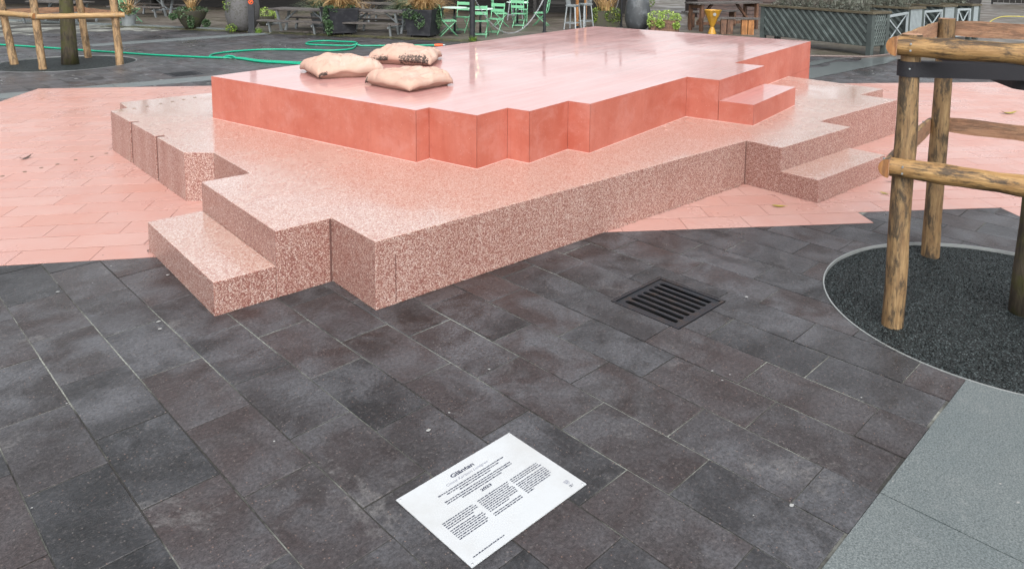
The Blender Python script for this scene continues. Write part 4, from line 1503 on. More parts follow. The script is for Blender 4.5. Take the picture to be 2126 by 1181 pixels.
hz = 0.021
H1 = [(-2.2, 21.6), (-0.9, 19.2), (0.133, 17.385), (0.716, 16.372), (1.4, 15.088), (1.886, 14.198), (2.369, 13.33), (3.094, 12.298), (3.526, 11.877), (3.70, 11.25), (4.06, 10.70), (4.40, 10.2), (4.9, 9.5),
      (5.0, 9.2), (4.7, 9.25), (4.25, 10.05), (3.93, 10.62), (3.62, 11.15), (3.44, 11.90), (3.14, 12.36), (3.16, 12.62), (3.411, 12.93), (3.965, 13.081), (4.567, 12.971), (5.21, 12.383), (5.557, 11.98), (6.00, 11.95), (6.35, 12.35), (6.79, 13.13), (6.543, 13.62),
      (6.306, 13.93), (5.93, 13.88), (5.68, 13.50), (5.887, 13.076), (6.459, 12.50), (7.164, 12.02), (7.75, 11.66), (8.03, 11.50)]
pts = spline([(x, y, hz) for x, y in H1])
for i, p_ in enumerate(pts):      # lift where it crosses itself
    for q in pts[:max(0, i - 12)]:
        if (p_.xy - q.xy).length < 0.045 and q.z < hz + 0.01: p_.z = hz + 0.036
hose = empty('garden_hose', (3.0, 12.0, 0), label='bright green hose lying in a loop behind the red platform', cat='hose')
b = MB(); b.tube([p_ - hose.location for p_ in pts], 0.0195, 8); b.build('hose_line', M_HOSE, hose, smooth=True)
b = MB(); b.tube([(8.02 - 3, 11.505 - 12, 0.022), (8.10 - 3, 11.462 - 12, 0.022), (8.20 - 3, 11.41 - 12, 0.022)], [0.024, 0.034, 0.026], 10); b.build('nozzle', M_ORANGE, hose)
b = MB(); b.tube([(8.20 - 3, 11.41 - 12, 0.022), (8.25 - 3, 11.385 - 12, 0.022)], 0.015, 8); b.build('nozzle_tip', M_XGREY, hose)

M_BROWNHOSE = m_plain('brown_grey_hose', (0.16, 0.12, 0.11), 0.5)
b = MB(); b.tube(spline([(11.6, 7.6, .016), (12.5, 6.2, .016), (13.2, 5.2, .016), (13.85, 4.62, .016), (14.4, 4.1, .016), (14.85, 3.78, .016), (15.9, 3.68, .016), (17.1, 3.85, .016), (18.6, 3.9, .016), (20.5, 3.2, .016)]), 0.0155, 8)
tag(b.build('garden_hose', M_BROWNHOSE, smooth=True), 'thin brown hose lying in front of the lattice planters', 'hose')
M_YHOSE = m_plain('yellow_rope', (0.42, 0.36, 0.06), 0.5)
b = MB(); b.tube(spline([(26.0, 4.55, .02), (26.6, 5.1, .02), (28.8, 5.6, .02), (31.5, 6.2, .02), (33.5, 6.4, .02), (34.3, 5.6, .02), (35.5, 3.2, .02), (37.5, -0.5, .02)]), 0.018, 8)
tag(b.build('yellow_hose', M_YHOSE, smooth=True), 'yellow hose far off in the upper right corner', 'hose')

# ------------------------------------------------------------------ fallen leaves and gum spots


def fallen(loc, L, w, rz, label, curl=0.01, mat=None):
    b = MB()
    K = 6
    rows = []
    for i in range(K + 1):
        f = i / K
        ww = w * math.sin(PI * min(1, f * 0.93 + 0.05)) ** 0.8
        x = (f - 0.5) * L
        z = 0.003 + curl * (2 * f - 1) ** 2
        rows.append([(x, -ww / 2, z + ww * .12), (x, 0, z), (x, ww / 2, z + ww * .12)])
    b.grid(rows)
    b.tube([(L * .5, 0, .003 + curl), (L * .68, .004, .004 + curl)], 0.0015, 5)
    o = b.build('fallen_leaf', mat or L_FALLEN, None, smooth=True, loc=loc, rz=rz, weld=False)
    return tag(o, label, 'leaf', 'fallen leaves on the pink tiles')


fallen((3.61, -0.583, 0.002), 0.115, 0.042, -0.9, 'yellow green fallen leaf on pink tiles before the right step')
fallen((4.702, -1.041, 0.002), 0.085, 0.035, -1.5, 'small fallen leaf on pink tiles close to the nearest pine post')
fallen((5.129, -0.907, 0.002), 0.10, 0.02, -0.7, 'thin dark fallen leaf on pink tiles right of the terrazzo step', 0.01, L_DARKLEAF)
fallen((9.92, -0.566, 0.002), 0.24, 0.09, -0.7, 'yellow fallen leaf far right on the pink tiles behind the guard', 0.04)
fallen((-1.011, 5.421, 0.002), 0.14, 0.045, 0.6, 'dark curled fallen leaf on the left pink tiles', 0.03, L_DARKLEAF)

fl = MB()
rg = random.Random(21)
n_ = 0
known = [(820, 0)]
for k in range(1400):
    u, v = rg.uniform(-3, 15), rg.uniform(-4, 20)
    pr = proj((u, v, 0))
    if pr is None or not (-100 < pr[0] < 2226 and 0 < pr[1] < 1250): continue
    if (Vector((u, v)) - TERR_A).dot(TERR_N) > 0: continue

    def inside(P): return all((P[(i + 1) % len(P)][0] - P[i][0]) * (v - P[i][1]) - (P[(i + 1) % len(P)][1] - P[i][1]) * (u - P[i][0]) > 0 for i in range(len(P)))
    if any(inside(P) for P in [PINK_L] + PINK_R + [circ(PIT_R), circ(PIT_L), GRATE_NEAR, GRATE_FAR]): continue
    if -0.75 < u < 9.2 and -0.8 < v < 6.2: continue
    near = pr[2] < 6.5
    if near and rg.random() < 0.3: continue
    r = rg.choice((0.004, 0.005, 0.006, 0.008, 0.013)) if near else rg.uniform(0.012, 0.04)
    a0 = rg.uniform(0, 6)
    fl.face([(u + r * math.cos(a0 + 2 * PI * i / 9) * rg.uniform(.65, 1.1), v + r * math.sin(a0 + 2 * PI * i / 9) * rg.uniform(.5, .9), 0.0026) for i in range(9)])
    n_ += 1
tag(fl.build('gum_spots', M_FLECK, weld=False), label='pale trodden gum spots scattered over the dark paving', cat='gum spots', kind='stuff')

# grit and damp crumbs gathered along the foot of the platform
gt = MB()
rg = random.Random(77)
foot = sc2([(-0.600, 1.546), (-0.600, 0.450), (-0.002, 0.450), (0, 0), (3.178, 0), (3.178, -0.604), (4.272, -0.604), (4.272, -0.30), (4.277, -0.012), (5.873, -0.012)])
for i in range(len(foot) - 1):
    a, b_ = Vector(foot[i]), Vector(foot[i + 1])
    d = (b_ - a).normalized(); nn = Vector((d.y, -d.x))
    for k in range(int((b_ - a).length * 130)):
        q = a.lerp(b_, rg.random()) + nn * (abs(rg.gauss(0, 0.012)) + 0.002)
        r = rg.uniform(0.002, 0.006); a0 = rg.uniform(0, 6)
        gt.face([(q.x + r * math.cos(a0 + i_ * 1.57) * rg.uniform(.5, 1.2), q.y + r * math.sin(a0 + i_ * 1.57) * rg.uniform(.5, 1.2), 0.0032 + rg.uniform(0, .003)) for i_ in range(4)])
tag(gt.build('grit', leaf_mat('grit', (0.012, 0.010, 0.008), (0.05, 0.035, 0.025), (0.16, 0.11, 0.09)), weld=False), label='dark grit gathered along the foot of the terrazzo platform', cat='grit', kind='stuff')

# ------------------------------------------------------------------ the cafe terrace
TZ = 0.004
VIEW = math.atan2(0.72186, 0.68259)          # heading of the camera
ALONG = math.atan2(TERR_D.y, TERR_D.x)       # heading of the terrace edge


def make_planter_box(name, loc, rz, label, top, base, h, mat, ivy, grass, seed, wheels=True):
    e = empty(name, (loc[0], loc[1], TZ), rz, label, 'planter')
    b = MB()
    hb, ht = base / 2, top / 2
    z0 = 0.06 if wheels else 0.0
    for sx_, sy_ in ((0, -1), (1, 0), (0, 1), (-1, 0)):    # four sloping board sides
        if sx_:
            P = [(sx_ * hb, -hb, z0), (sx_ * hb, hb, z0), (sx_ * ht, ht, h), (sx_ * ht, -ht, h)]
        else:
            P = [(-hb, sy_ * hb, z0), (hb, sy_ * hb, z0), (ht, sy_ * ht, h), (-ht, sy_ * ht, h)]
        b.face(P)
    b.face([(-hb, -hb, z0), (hb, -hb, z0), (hb, hb, z0), (-hb, hb, z0)])
    b.build('box', mat, e)
    r = MB()
    for s_ in (-1, 1):
        r.box((s_ * (ht - 0.018), 0, h - 0.004), (0.05, top + 0.014, 0.05)); r.box((0, s_ * (ht - 0.018), h - 0.005), (top - 0.086, 0.05, 0.049))
        r.box((s_ * (hb - 0.01), 0, z0 + 0.02), (0.05, base + 0.03, 0.045)); r.box((0, s_ * (hb - 0.01), z0 + 0.021), (base - 0.07, 0.05, 0.045))
    r.build('rim', mat, e)
    s_ = MB(); s_.face([(-ht + .03, -ht + .03, h - 0.06), (ht - .03, -ht + .03, h - 0.06), (ht - .03, ht - .03, h - 0.06), (-ht + .03, ht - .03, h - 0.06)]); s_.build('soil', M_SOIL, e)
    if wheels:
        for x in (-1, 1):
            for y in (-1, 1):
                w = MB(); w.tube([(x * (hb - .08) - .015, y * (hb - .08), .03), (x * (hb - .08) + .015, y * (hb - .08), .03)], 0.03, 12); w.build('wheel', M_BLACKPOST, e)
    leaf_cloud('ivy', e, L_IVY, ivy, 900, 0.055, seed)
    if grass: blade_tuft('dry_grass', e, L_DRY, (0, 0, h - 0.05), 420, 1.05, 0.95, seed, 0.011, 0.9, ht * 0.7)
    return e


make_planter_box('planter', (7.50, 15.42), VIEW - PI / 2 + 0.62, 'left black tapered planter box with ivy and dry grass', 0.82, 0.66, 0.72, M_BLACKWOOD,
                 [((-.30, -.25, .70), (.22, .22, .12)), ((0, -.1, .76), (.42, .36, .10)), ((-.42, -.2, .48), (.10, .22, .26)), ((-.40, -.36, .22), (.10, .13, .22))], True, 31)
make_planter_box('planter', (9.02, 13.55), VIEW - PI / 2 - 0.22, 'right black tapered planter box with ivy beside the mint chairs', 0.84, 0.64, 0.74, M_BLACKWOOD,
                 [((0, 0, .78), (.46, .42, .10)), ((-.2, -.43, .62), (.22, .05, .14)), ((.05, -.40, .50), (.16, .04, .26)), ((-.46, 0, .55), (.07, .3, .22)), ((.45, .1, .50), (.07, .25, .30))], True, 32)


def lathe_pot(name, loc, label, prof, mat, cat='planter'):
    e = empty(name, (loc[0], loc[1], TZ), 0, label, cat)
    b = MB(); b.lathe(prof + [(prof[-1][0] - 0.03, prof[-1][1]), (prof[-1][0] - 0.05, prof[-1][1] - 0.07), (0.001, prof[-1][1] - 0.07)], 32)
    b.face([(prof[0][0] * math.cos(2 * PI * k / 32), prof[0][0] * math.sin(2 * PI * k / 32), prof[0][1]) for k in range(32)])
    b.build('pot', mat, e, auto=40)
    return e


e = lathe_pot('bowl_planter', (4.86, 19.35), 'dark bowl planter overgrown with ivy at the terrace kerb', [(0.17, 0), (0.20, 0.02), (0.33, 0.24), (0.41, 0.45), (0.42, 0.52)], M_MOSSPOT)
leaf_cloud('ivy', e, L_IVY, [((-.28, -.12, .48), (.24, .26, .18)), ((.12, -.15, .52), (.30, .28, .13)), ((-.12, -.33, .25), (.10, .06, .22)), ((.3, -.3, .15), (.12, .06, .12)), ((-.5, 0, .36), (.12, .15, .10))], 1100, 0.055, 41)
blade_tuft('dry_grass', e, L_DRY, (0, 0, .48), 90, 0.5, 0.5, 3, 0.012, 0.5, 0.1)
e = lathe_pot('large_pot', (5.74, 17.78), 'large egg shaped concrete pot behind the black square post', [(0.22, 0), (0.30, 0.04), (0.40, 0.20), (0.455, 0.45), (0.46, 0.70), (0.42, 0.98), (0.38, 1.08)], M_CONC)
leaf_cloud('ivy', e, L_IVYY, [((-.25, -.1, 1.08), (.28, .3, .14)), ((-.42, -.05, .80), (.12, .2, .28)), ((.1, .1, 1.12), (.3, .25, .12)), ((-.38, -.2, .12), (.16, .12, .12)), ((.42, .1, .85), (.06, .15, .25))], 900, 0.05, 42)
e = lathe_pot('bowl_planter', (6.92, 19.1), 'small brown bowl with bright green plant beside the picnic bench', [(0.16, 0), (0.24, 0.10), (0.27, 0.25), (0.27, 0.30)], M_MOSSPOT)
leaf_cloud('plant', e, L_YGREEN, [((0, 0, .40), (.22, .22, .16)), ((.18, -.1, .3), (.12, .12, .14))], 500, 0.04, 43)
e = lathe_pot('large_pot', (15.62, 11.60), 'dark blue grey pot beside the yellow green shrub box', [(0.24, 0), (0.33, 0.06), (0.39, 0.25), (0.40, 0.55), (0.36, 0.85), (0.33, 0.95)], M_DARKPOT)
leaf_cloud('plant', e, L_IVYY, [((.1, .1, 1.1), (.5, .45, .28)), ((.4, 0, .85), (.3, .3, .2))], 700, 0.05, 44)
blade_tuft('dry_grass', e, L_DRY, (0, 0, .9), 60, 0.8, 0.8, 6, 0.012, 1.0, 0.1)

# black posts and chains
sq = empty('square_post', (5.74, 17.12, TZ), VIEW - PI / 2 + 0.3, 'black square steel post with a round orange sticker', 'post')
b = MB(); b.box((0, 0, 1.6), (0.155, 0.155, 3.2)); b.build('shaft', M_BLACKPOST, sq)
b = MB(); b.box((0, 0, 0.04), (0.19, 0.19, 0.08)); b.build('base', M_BLACKPOST, sq)
b = MB(); b.tube([(0, -0.078, 0.86), (0, -0.081, 0.86)], 0.066, 24); b.build('sticker', M_ORANGE, sq)
b = MB(); b.tube([(0, -0.0812, 0.86), (0, -0.0826, 0.86)], 0.050, 24, True); b.build('sticker_ring', m_plain('dark_print', (0.08, 0.03, 0.01), 0.6), sq)
b = MB(); b.bar((-0.028, -0.0832, 0.828), (0.028, -0.0832, 0.892), 0.002, 0.022); b.bar((-0.03, -0.0831, 0.885), (0.0, -0.0831, 0.885), 0.002, 0.02); b.build('sticker_mark', M_ORANGE, sq)


def round_post(loc, r, label, h=3.0):
    e = empty('round_post', (loc[0], loc[1], TZ), 0, label, 'post')
    b = MB(); b.tube([(0, 0, 0), (0, 0, h)], r, 18); b.build('shaft', M_BLACKPOST, e, auto=40)
    b = MB(); b.lathe([(r + 0.03, 0), (r + 0.03, 0.02), (r, 0.03)], 18); b.build('collar', M_BLACKPOST, e)
    return e


round_post((9.50, 11.97), 0.075, 'thick black round post in front of the mint chairs')
round_post((12.56, 12.56), 0.043, 'thin black post right of the mint chairs')
round_post((15.80, 13.10), 0.034, 'thin black post in front of the ivy box, left of the chain')
round_post((15.80, 12.45), 0.034, 'thin black post right of the hanging chain by the ivy box')


def chain(a, b_, sag, label, n=70, r=0.016):
    e = empty('chain', tuple(a), 0, label, 'chain')
    A, B = Vector(a), Vector(b_)
    m = MB()
    lk = []
    for i in range(n):
        f0, f1 = i / n, (i + 1) / n
        P = lambda f: (B - A) * f - Vector((0, 0, sag * 4 * f * (1 - f)))
        p0, p1 = P(f0), P(f1)
        d = (p1 - p0).normalized()
        sd = d.cross(Vector((0, 0, 1))).normalized()
        if i % 2: sd = sd.cross(d)
        L = (p1 - p0).length * 0.68
        c = (p0 + p1) / 2
        ring = []
        for k in range(9):
            t_ = 2 * PI * k / 8
            ring.append(c + d * math.cos(t_) * L + sd * math.sin(t_) * r)
        m.tube(ring, 0.0055, 5, False)
    o = m.build('links', M_CHAIN, e, smooth=True, weld=False)
    return e


chain((9.56, 12.0, 1.16), (12.53, 12.53, 1.05), 1.02, 'grey steel chain sagging from the thick black post')
chain((15.8, 13.07, 1.35), (15.8, 12.48, 1.35), 0.82, 'short grey chain hanging between two thin posts', 44)

# weeds at post feet
for (x, y), lab in (((9.44, 11.86), 'green weeds at the foot of the thick round post'), ((5.86, 17.0), 'green weeds at the foot of the black square post')):
    o = blade_tuft('weeds', None, L_WEED, (0, 0, 0), 60, 0.16, 0.7, int(x * 10), 0.012, 0.5, 0.10)
    o.location = (x, y, TZ); tag(o, lab, 'weeds')


# picnic tables


def make_picnic(label):
    e = empty('picnic_table', (0, 0, 0), 0, label, 'picnic table', 'grey picnic tables on the terrace')
    L, h, hb = 1.9, 0.655, 0.36
    for i in range(5):
        b = MB(); b.box((0, (i - 2) * 0.142, h - 0.02), (L, 0.135, 0.042)); b.build('table_plank', M_GREYWOOD, e)
    for s_ in (-1, 1):
        for i in range(2):
            b = MB(); b.box((0, s_ * (0.60 + i * 0.135), hb - 0.02), (L + 0.12, 0.128, 0.042)); b.build('bench_plank', M_GREYWOOD, e)
    for x in (-0.70, 0.70):
        for s_ in (-1, 1):
            b = MB(); b.bar((x, s_ * 0.30, h - 0.045), (x + 0.001, s_ * 0.10, 0), 0.055, 0.055); b.build('leg', M_STEEL, e)
            b = MB(); b.bar((x, s_ * 0.68, hb - 0.045), (x + 0.001, s_ * 0.60, 0), 0.05, 0.05); b.build('bench_leg', M_STEEL, e)
        b = MB(); b.bar((x + 0.03, -0.72, 0.235), (x + 0.03, 0.72, 0.235), 0.04, 0.05); b.build('cross_beam', M_STEEL, e)
        b = MB(); b.bar((x, 0, 0.26), (x * 0.35, 0, h - 0.05), 0.04, 0.04); b.build('brace', M_STEEL, e)
    return e


def pic_place(root, loc, rz, label=None):
    o = root if label is None else copy_tree(root)
    if label: o['label'] = label
    o.location = (loc[0], loc[1], TZ); o.rotation_euler = (0, 0, rz)
    return o


pic = make_picnic('grey plank picnic table left of the left black planter')
pic_place(pic, (7.05, 16.62), ALONG)
pic_place(pic, (8.42, 15.02), ALONG + 0.05, 'grey plank picnic table between the two black planters')
pic_place(pic, (2.35, 23.5), ALONG, 'long grey picnic table behind the far left tree guard')
pic_place(pic, (5.2, 25.0), ALONG + 0.1, 'dim picnic table behind the ivy bowl planter')
pic_place(pic, (10.4, 17.9), ALONG + 0.02, 'rear picnic table standing behind the grass planters')

# grass planters behind the picnic tables
for i, ((x, y), lab) in enumerate((((8.02, 17.75), 'green grey fountain grass behind the left picnic table'), ((8.62, 17.10), 'olive fountain grass just left of the left black planter'),
                                   ((9.70, 15.65), 'green grey fountain grass above the middle picnic table'), ((10.25, 14.95), 'olive fountain grass behind the right black planter'))):
    e = empty('grass_planter', (x, y, TZ), 0.4 * i, lab, 'planter', 'grass planters behind the picnic tables')
    b = MB(); b.lathe([(0.20, 0), (0.24, 0.25), (0.27, 0.42), (0.24, 0.42), (0.22, 0.38), (0.001, 0.38)], 20); b.build('pot', M_DARKPOT, e, auto=40)
    blade_tuft('grass', e, L_GRASS if i % 2 == 0 else L_DRY, (0, 0, 0.38), 700, 1.05, 0.95, 60 + i, 0.009, 1.0, 0.12)
    blade_tuft('inner_grass', e, L_GRASS, (0, 0, 0.38), 300, 0.75, 0.7, 70 + i, 0.007, 0.9, 0.10)
e = empty('grass_planter', (3.66, 21.2, TZ), 0, 'pale pot with dry hanging grass right of the far left tree guard', 'planter')
b = MB(); b.lathe([(0.17, 0), (0.21, 0.30), (0.22, 0.34), (0.19, 0.34), (0.18, 0.30), (0.001, 0.30)], 20); b.build('pot', M_STEEL, e, auto=40)
blade_tuft('grass', e, L_DRY, (0, 0, .3), 120, 0.9, 0.8, 90, 0.010, 1.1, 0.08)
leaf_cloud('leaves', e, L_IVY, [((-.1, 0, .42), (.3, .3, .25))], 350, 0.06, 91)


# mint folding chairs and tables


def make_chair(label):
    e = empty('folding_chair', (0, 0, 0), 0, label, 'chair', 'mint green folding chairs on the terrace')
    w = 0.195
    for i in range(6):
        b = MB(); b.box((0, -0.17 + i * 0.066, 0.435), (2 * w + 0.02, 0.05, 0.016)); b.build('seat_slat', M_MINT, e)
    for z_, yy in ((0.82, -0.262), (0.665, -0.225)):
        b = MB(); b.box((0, yy, z_), (2 * w + 0.03, 0.018, 0.085)); b.build('back_slat', M_MINT, e)
    for s_ in (-1, 1):
        b = MB(); b.tube([(s_ * w, -0.272, 0.875), (s_ * w, -0.205, 0.50), (s_ * w, -0.17, 0.42), (s_ * w, 0.24, 0.0)], 0.0125, 7); b.build('leg', M_MINT, e, smooth=True)
        b = MB(); b.tube([(s_ * (w - 0.03), 0.19, 0.425), (s_ * (w - 0.03), -0.24, 0.0)], 0.0125, 7); b.build('leg', M_MINT, e, smooth=True)
        b = MB(); b.tube([(s_ * w, -0.19, 0.418), (s_ * w, 0.20, 0.418)], 0.011, 6); b.build('seat_rail', M_MINT, e)
    for y_, z_ in ((0.17, 0.07), (-0.17, 0.07)):
        b = MB(); b.tube([(-w, y_, z_), (w, y_, z_)], 0.010, 6); b.build('stretcher', M_MINT, e)
    return e


chair0 = make_chair('mint folding chair beside the right black planter, seen from its side')


def chair(loc, face, label=None):
    o = chair0 if label is None else copy_tree(chair0)
    if label: o['label'] = label
    o.location = (loc[0], loc[1], TZ)
    o.rotation_euler = (0, 0, math.atan2(face[1], face[0]) - PI / 2)


RTd, FWd = Vector((0.728, -0.686)), Vector((0.687, 0.727))
chair((9.66, 13.30), RTd * 0.95 + FWd * 0.3)
chair((10.62, 14.05), -FWd * 0.9 - RTd * 0.2, 'mint folding chair behind the pale round table left of the thick post')
chair((10.25, 12.60), FWd, 'mint folding chair with its back to the camera, just right of the thick post')
chair((11.02, 12.98), -FWd - RTd * 0.35, 'mint folding chair turned to the camera, right of the thick post')
chair((12.62, 14.72), RTd * 0.9 + FWd * 0.2, 'mint folding chair seen from its left side further back')
chair((12.98, 14.22), FWd + RTd * 0.2, 'mint folding chair with its back to the camera near the thin post')
chair((13.95, 14.28), -RTd + FWd * 0.15, 'mint folding chair directly left of the thin post')
chair((14.35, 15.75), -FWd, 'rearmost mint folding chair of the right hand group')
chair((3.98, 22.3), RTd, 'lone mint folding chair at the far left of the terrace')


def make_table(label):
    e = empty('round_table', (0, 0, 0), 0, label, 'table', 'round mint cafe tables')
    b = MB(); b.lathe([(0.001, 0.725), (0.355, 0.725), (0.36, 0.730), (0.36, 0.742), (0.355, 0.747), (0.001, 0.747)], 32); b.build('table_top', M_MINTTOP, e, auto=40)
    b = MB(); b.tube([(0, 0, 0.03), (0, 0, 0.725)], 0.032, 12); b.build('column', M_BLACKPOST, e, smooth=True)
    b = MB(); b.lathe([(0.21, 0), (0.21, 0.012), (0.05, 0.05), (0.033, 0.06)], 20); b.build('foot', M_BLACKPOST, e, auto=40)
    return e


tb = make_table('round pale mint table left of the thick black post')
tb.location = (10.22, 13.80, TZ)
for (x, y), lab in (((10.55, 13.02), 'round pale mint table right behind the thick black post'), ((13.55, 15.0), 'round pale mint table among the further mint chairs')):
    o = copy_tree(tb); o['label'] = lab; o.location = (x, y, TZ)


# metal bar stools and the orange wooden post


def make_stool(label):
    e = empty('bar_stool', (0, 0, 0), 0, label, 'stool', 'metal bar stools')
    b = MB(); b.box((0, 0, 0.745), (0.34, 0.34, 0.03)); b.box((0, 0, 0.715), (0.31, 0.31, 0.03)); b.build('seat', M_STEEL, e)
    for x in (-1, 1):
        for y in (-1, 1):
            b = MB(); b.bar((x * 0.14, y * 0.14, 0.70), (x * 0.20, y * 0.20, 0), 0.04, 0.03); b.build('leg', M_STEEL, e)
        b = MB(); b.bar((x * 0.185, -0.185, 0.2), (x * 0.185, 0.185, 0.2), 0.02, 0.03); b.build('foot_rail', M_STEEL, e)
        b = MB(); b.bar((-0.185, x * 0.185, 0.21), (0.185, x * 0.185, 0.21), 0.02, 0.03); b.build('foot_rail', M_STEEL, e)
    for k in range(-2, 3):
        b = MB(); b.tube([(k * 0.06, 0.15, 0.75), (k * 0.07, 0.19, 1.02)], 0.009, 6); b.build('back_bar', M_STEEL, e)
    b = MB(); b.tube([(-0.16, 0.19, 1.02), (0.16, 0.19, 1.02)], 0.012, 6); b.build('back_rail', M_STEEL, e)
    return e


s0 = make_stool('galvanised bar stool left of the orange wooden post')
s0.location = (13.93, 12.78, TZ); s0.rotation_euler = (0, 0, VIEW - PI / 2 + 1.1)
o = copy_tree(s0); o['label'] = 'galvanised bar stool right of the orange wooden post'; o.location = (14.78, 13.1, TZ); o.rotation_euler = (0, 0, VIEW - PI / 2 - 0.9)
o = copy_tree(s0); o['label'] = 'galvanised bar stool standing further back in the middle'; o.location = (14.6, 16.4, TZ); o.rotation_euler = (0, 0, 0.4)
for (x, y), lab in (((14.38, 13.05), 'slim orange wooden post between the bar stools'), ((16.3, 14.6), 'slim orange wooden post behind the ivy box')):
    e = empty('wooden_post', (x, y, TZ), 0, lab, 'post')
    b = MB(); b.box((0, 0, 1.3), (0.065, 0.065, 2.6)); b.build('shaft', M_OAK, e)
    b = MB(); b.box((0, 0, 0.03), (0.09, 0.09, 0.06)); b.build('shoe', M_BLACKPOST, e)

# ivy box and yellow green shrub box
e = empty('ivy_box', (15.6, 12.95, TZ), VIEW - PI / 2, 'dark planter box covered with ivy behind the thin posts', 'planter')
b = MB(); b.box((0, 0, 0.26), (0.86, 0.5, 0.52)); b.build('box', M_MOSSPOT, e)
leaf_cloud('ivy', e, L_IVYY, [((0, -.05, .55), (.46, .3, .10)), ((-.38, -.27, .38), (.10, .05, .25)), ((.2, -.28, .36), (.26, .05, .22)), ((.44, 0, .3), (.06, .3, .26))], 1100, 0.045, 51)
blade_tuft('dry_grass', e, L_DRY, (0, 0, .52), 160, 0.8, 0.6, 52, 0.011, 0.7, 0.3)

e = empty('shrub_box', (15.82, 10.70, TZ), VIEW - PI / 2 + 0.05, 'brown board box with bright yellow green shrub', 'planter')
for i in range(3):
    for s_ in (-1, 1):
        b = MB(); b.box((0, s_ * 0.21, 0.06 + i * 0.115), (0.86, 0.025, 0.108)); b.build('board', M_BROWNWOOD, e)
        b = MB(); b.box((s_ * 0.43, 0, 0.06 + i * 0.115), (0.025, 0.39, 0.108)); b.build('end_board', M_BROWNWOOD, e)
b = MB(); b.box((0, 0, 0.27), (0.82, 0.38, 0.04)); b.build('soil', M_SOIL, e)
leaf_cloud('shrub', e, L_YGREEN, [((-.28, -.1, .48), (.26, .26, .17)), ((.1, -.05, .50), (.26, .25, .16)), ((.36, -.1, .42), (.16, .22, .15)), ((-.42, -.2, .30), (.13, .10, .17)), ((.34, -.25, .2), (.12, .06, .12)), ((-.15, -.27, .25), (.14, .05, .14))], 1500, 0.05, 53)

# brown wooden table and plank bench
e = empty('wooden_table', (17.9, 9.95, TZ), math.atan2(-0.6, 2.62), 'tall dark brown wooden table behind the ochre bin', 'table')
for i in range(4):
    b = MB(); b.box((0, (i - 1.5) * 0.17, 0.86), (2.7, 0.162, 0.045)); b.build('table_plank', M_GREYWOOD, e)
for x in (-1.15, 1.15):
    for y in (-0.26, 0.26):
        b = MB(); b.box((x, y, 0.42), (0.095, 0.095, 0.835)); b.build('leg', M_BROWNWOOD, e)
    b = MB(); b.box((x, 0, 0.76), (0.06, 0.42, 0.10)); b.build('end_rail', M_BROWNWOOD, e)
    b = MB(); b.bar((x * 0.95, 0, 0.25), (x * 0.45, 0, 0.82), 0.06, 0.08); b.build('brace', M_BROWNWOOD, e)
b = MB(); b.box((0, 0.0, 0.22), (2.2, 0.08, 0.09)); b.build('stretcher', M_BROWNWOOD, e)
e = empty('plank_bench', (16.95, 8.82, TZ), math.atan2(-0.44, 0.38), 'plank bench on broad orange boards right of the ochre bin', 'bench')
for i in range(2):
    b = MB(); b.box((0.05, (i - 0.5) * 0.16, 0.475), (1.25, 0.15, 0.045)); b.build('seat_plank', M_GREYWOOD, e)
for x, m in ((-0.30, M_BROWNWOOD), (0.31, M_OAK)):
    for y in (-0.5, 0.5):
        b = MB(); b.box((x + y * 0.19, 0.0, 0.226), (0.165, 0.26, 0.45), 0.0); b.build('leg_board', m, e)
e = empty('bench', (18.6, 10.9, TZ), math.atan2(-0.6, 2.62), 'dark bench on the far side of the tall brown table', 'bench')
for i in range(2):
    b = MB(); b.box((0, (i - 0.5) * 0.16, 0.50), (2.4, 0.15, 0.045)); b.build('seat_plank', M_GREYWOOD, e)
for x in (-0.9, 0, 0.9):
    b = MB(); b.box((x, 0, 0.238), (0.08, 0.26, 0.475)); b.build('leg', M_BROWNWOOD, e)

# ochre hourglass bin
e = empty('hourglass_bin', (16.42, 9.33, TZ), 0.3, 'ochre hourglass shaped bin with a white sticker', 'bin')
for nm, prof in (('cone', [(0.055, 0.205), (0.255, 0.695), (0.262, 0.70), (0.262, 0.715), (0.24, 0.715), (0.22, 0.66), (0.001, 0.66)]), ('foot', [(0.125, 0.0), (0.125, 0.01), (0.056, 0.203)])):
    b = MB(); b.lathe(prof, 10); b.build(nm, M_YELLOW, e)
dv = (Vector((CAM.x, CAM.y)) - Vector((16.42, 9.33))).normalized()
dl = Matrix.Rotation(-0.3, 2) @ dv
c_ = Vector((dl.x, dl.y, 0)); sd = Vector((-dl.y, dl.x, 0))
b = MB()
P0 = c_ * 0.222 + sd * 0.06 + Vector((0, 0, 0.595))
upn = (Vector((0, 0, 1)) * 0.92 + c_ * 0.38).normalized()
b.face([P0 + c_ * 0.012 + sd * 0.048 * math.cos(2 * PI * k / 18) + upn * 0.055 * math.sin(2 * PI * k / 18) for k in range(18)])
b.face([P0 + c_ * 0.009 + sd * 0.048 * math.cos(2 * PI * k / 18) + upn * 0.055 * math.sin(2 * PI * k / 18) for k in range(18)])
b.build('sticker', M_WHITE, e)


# lattice planters


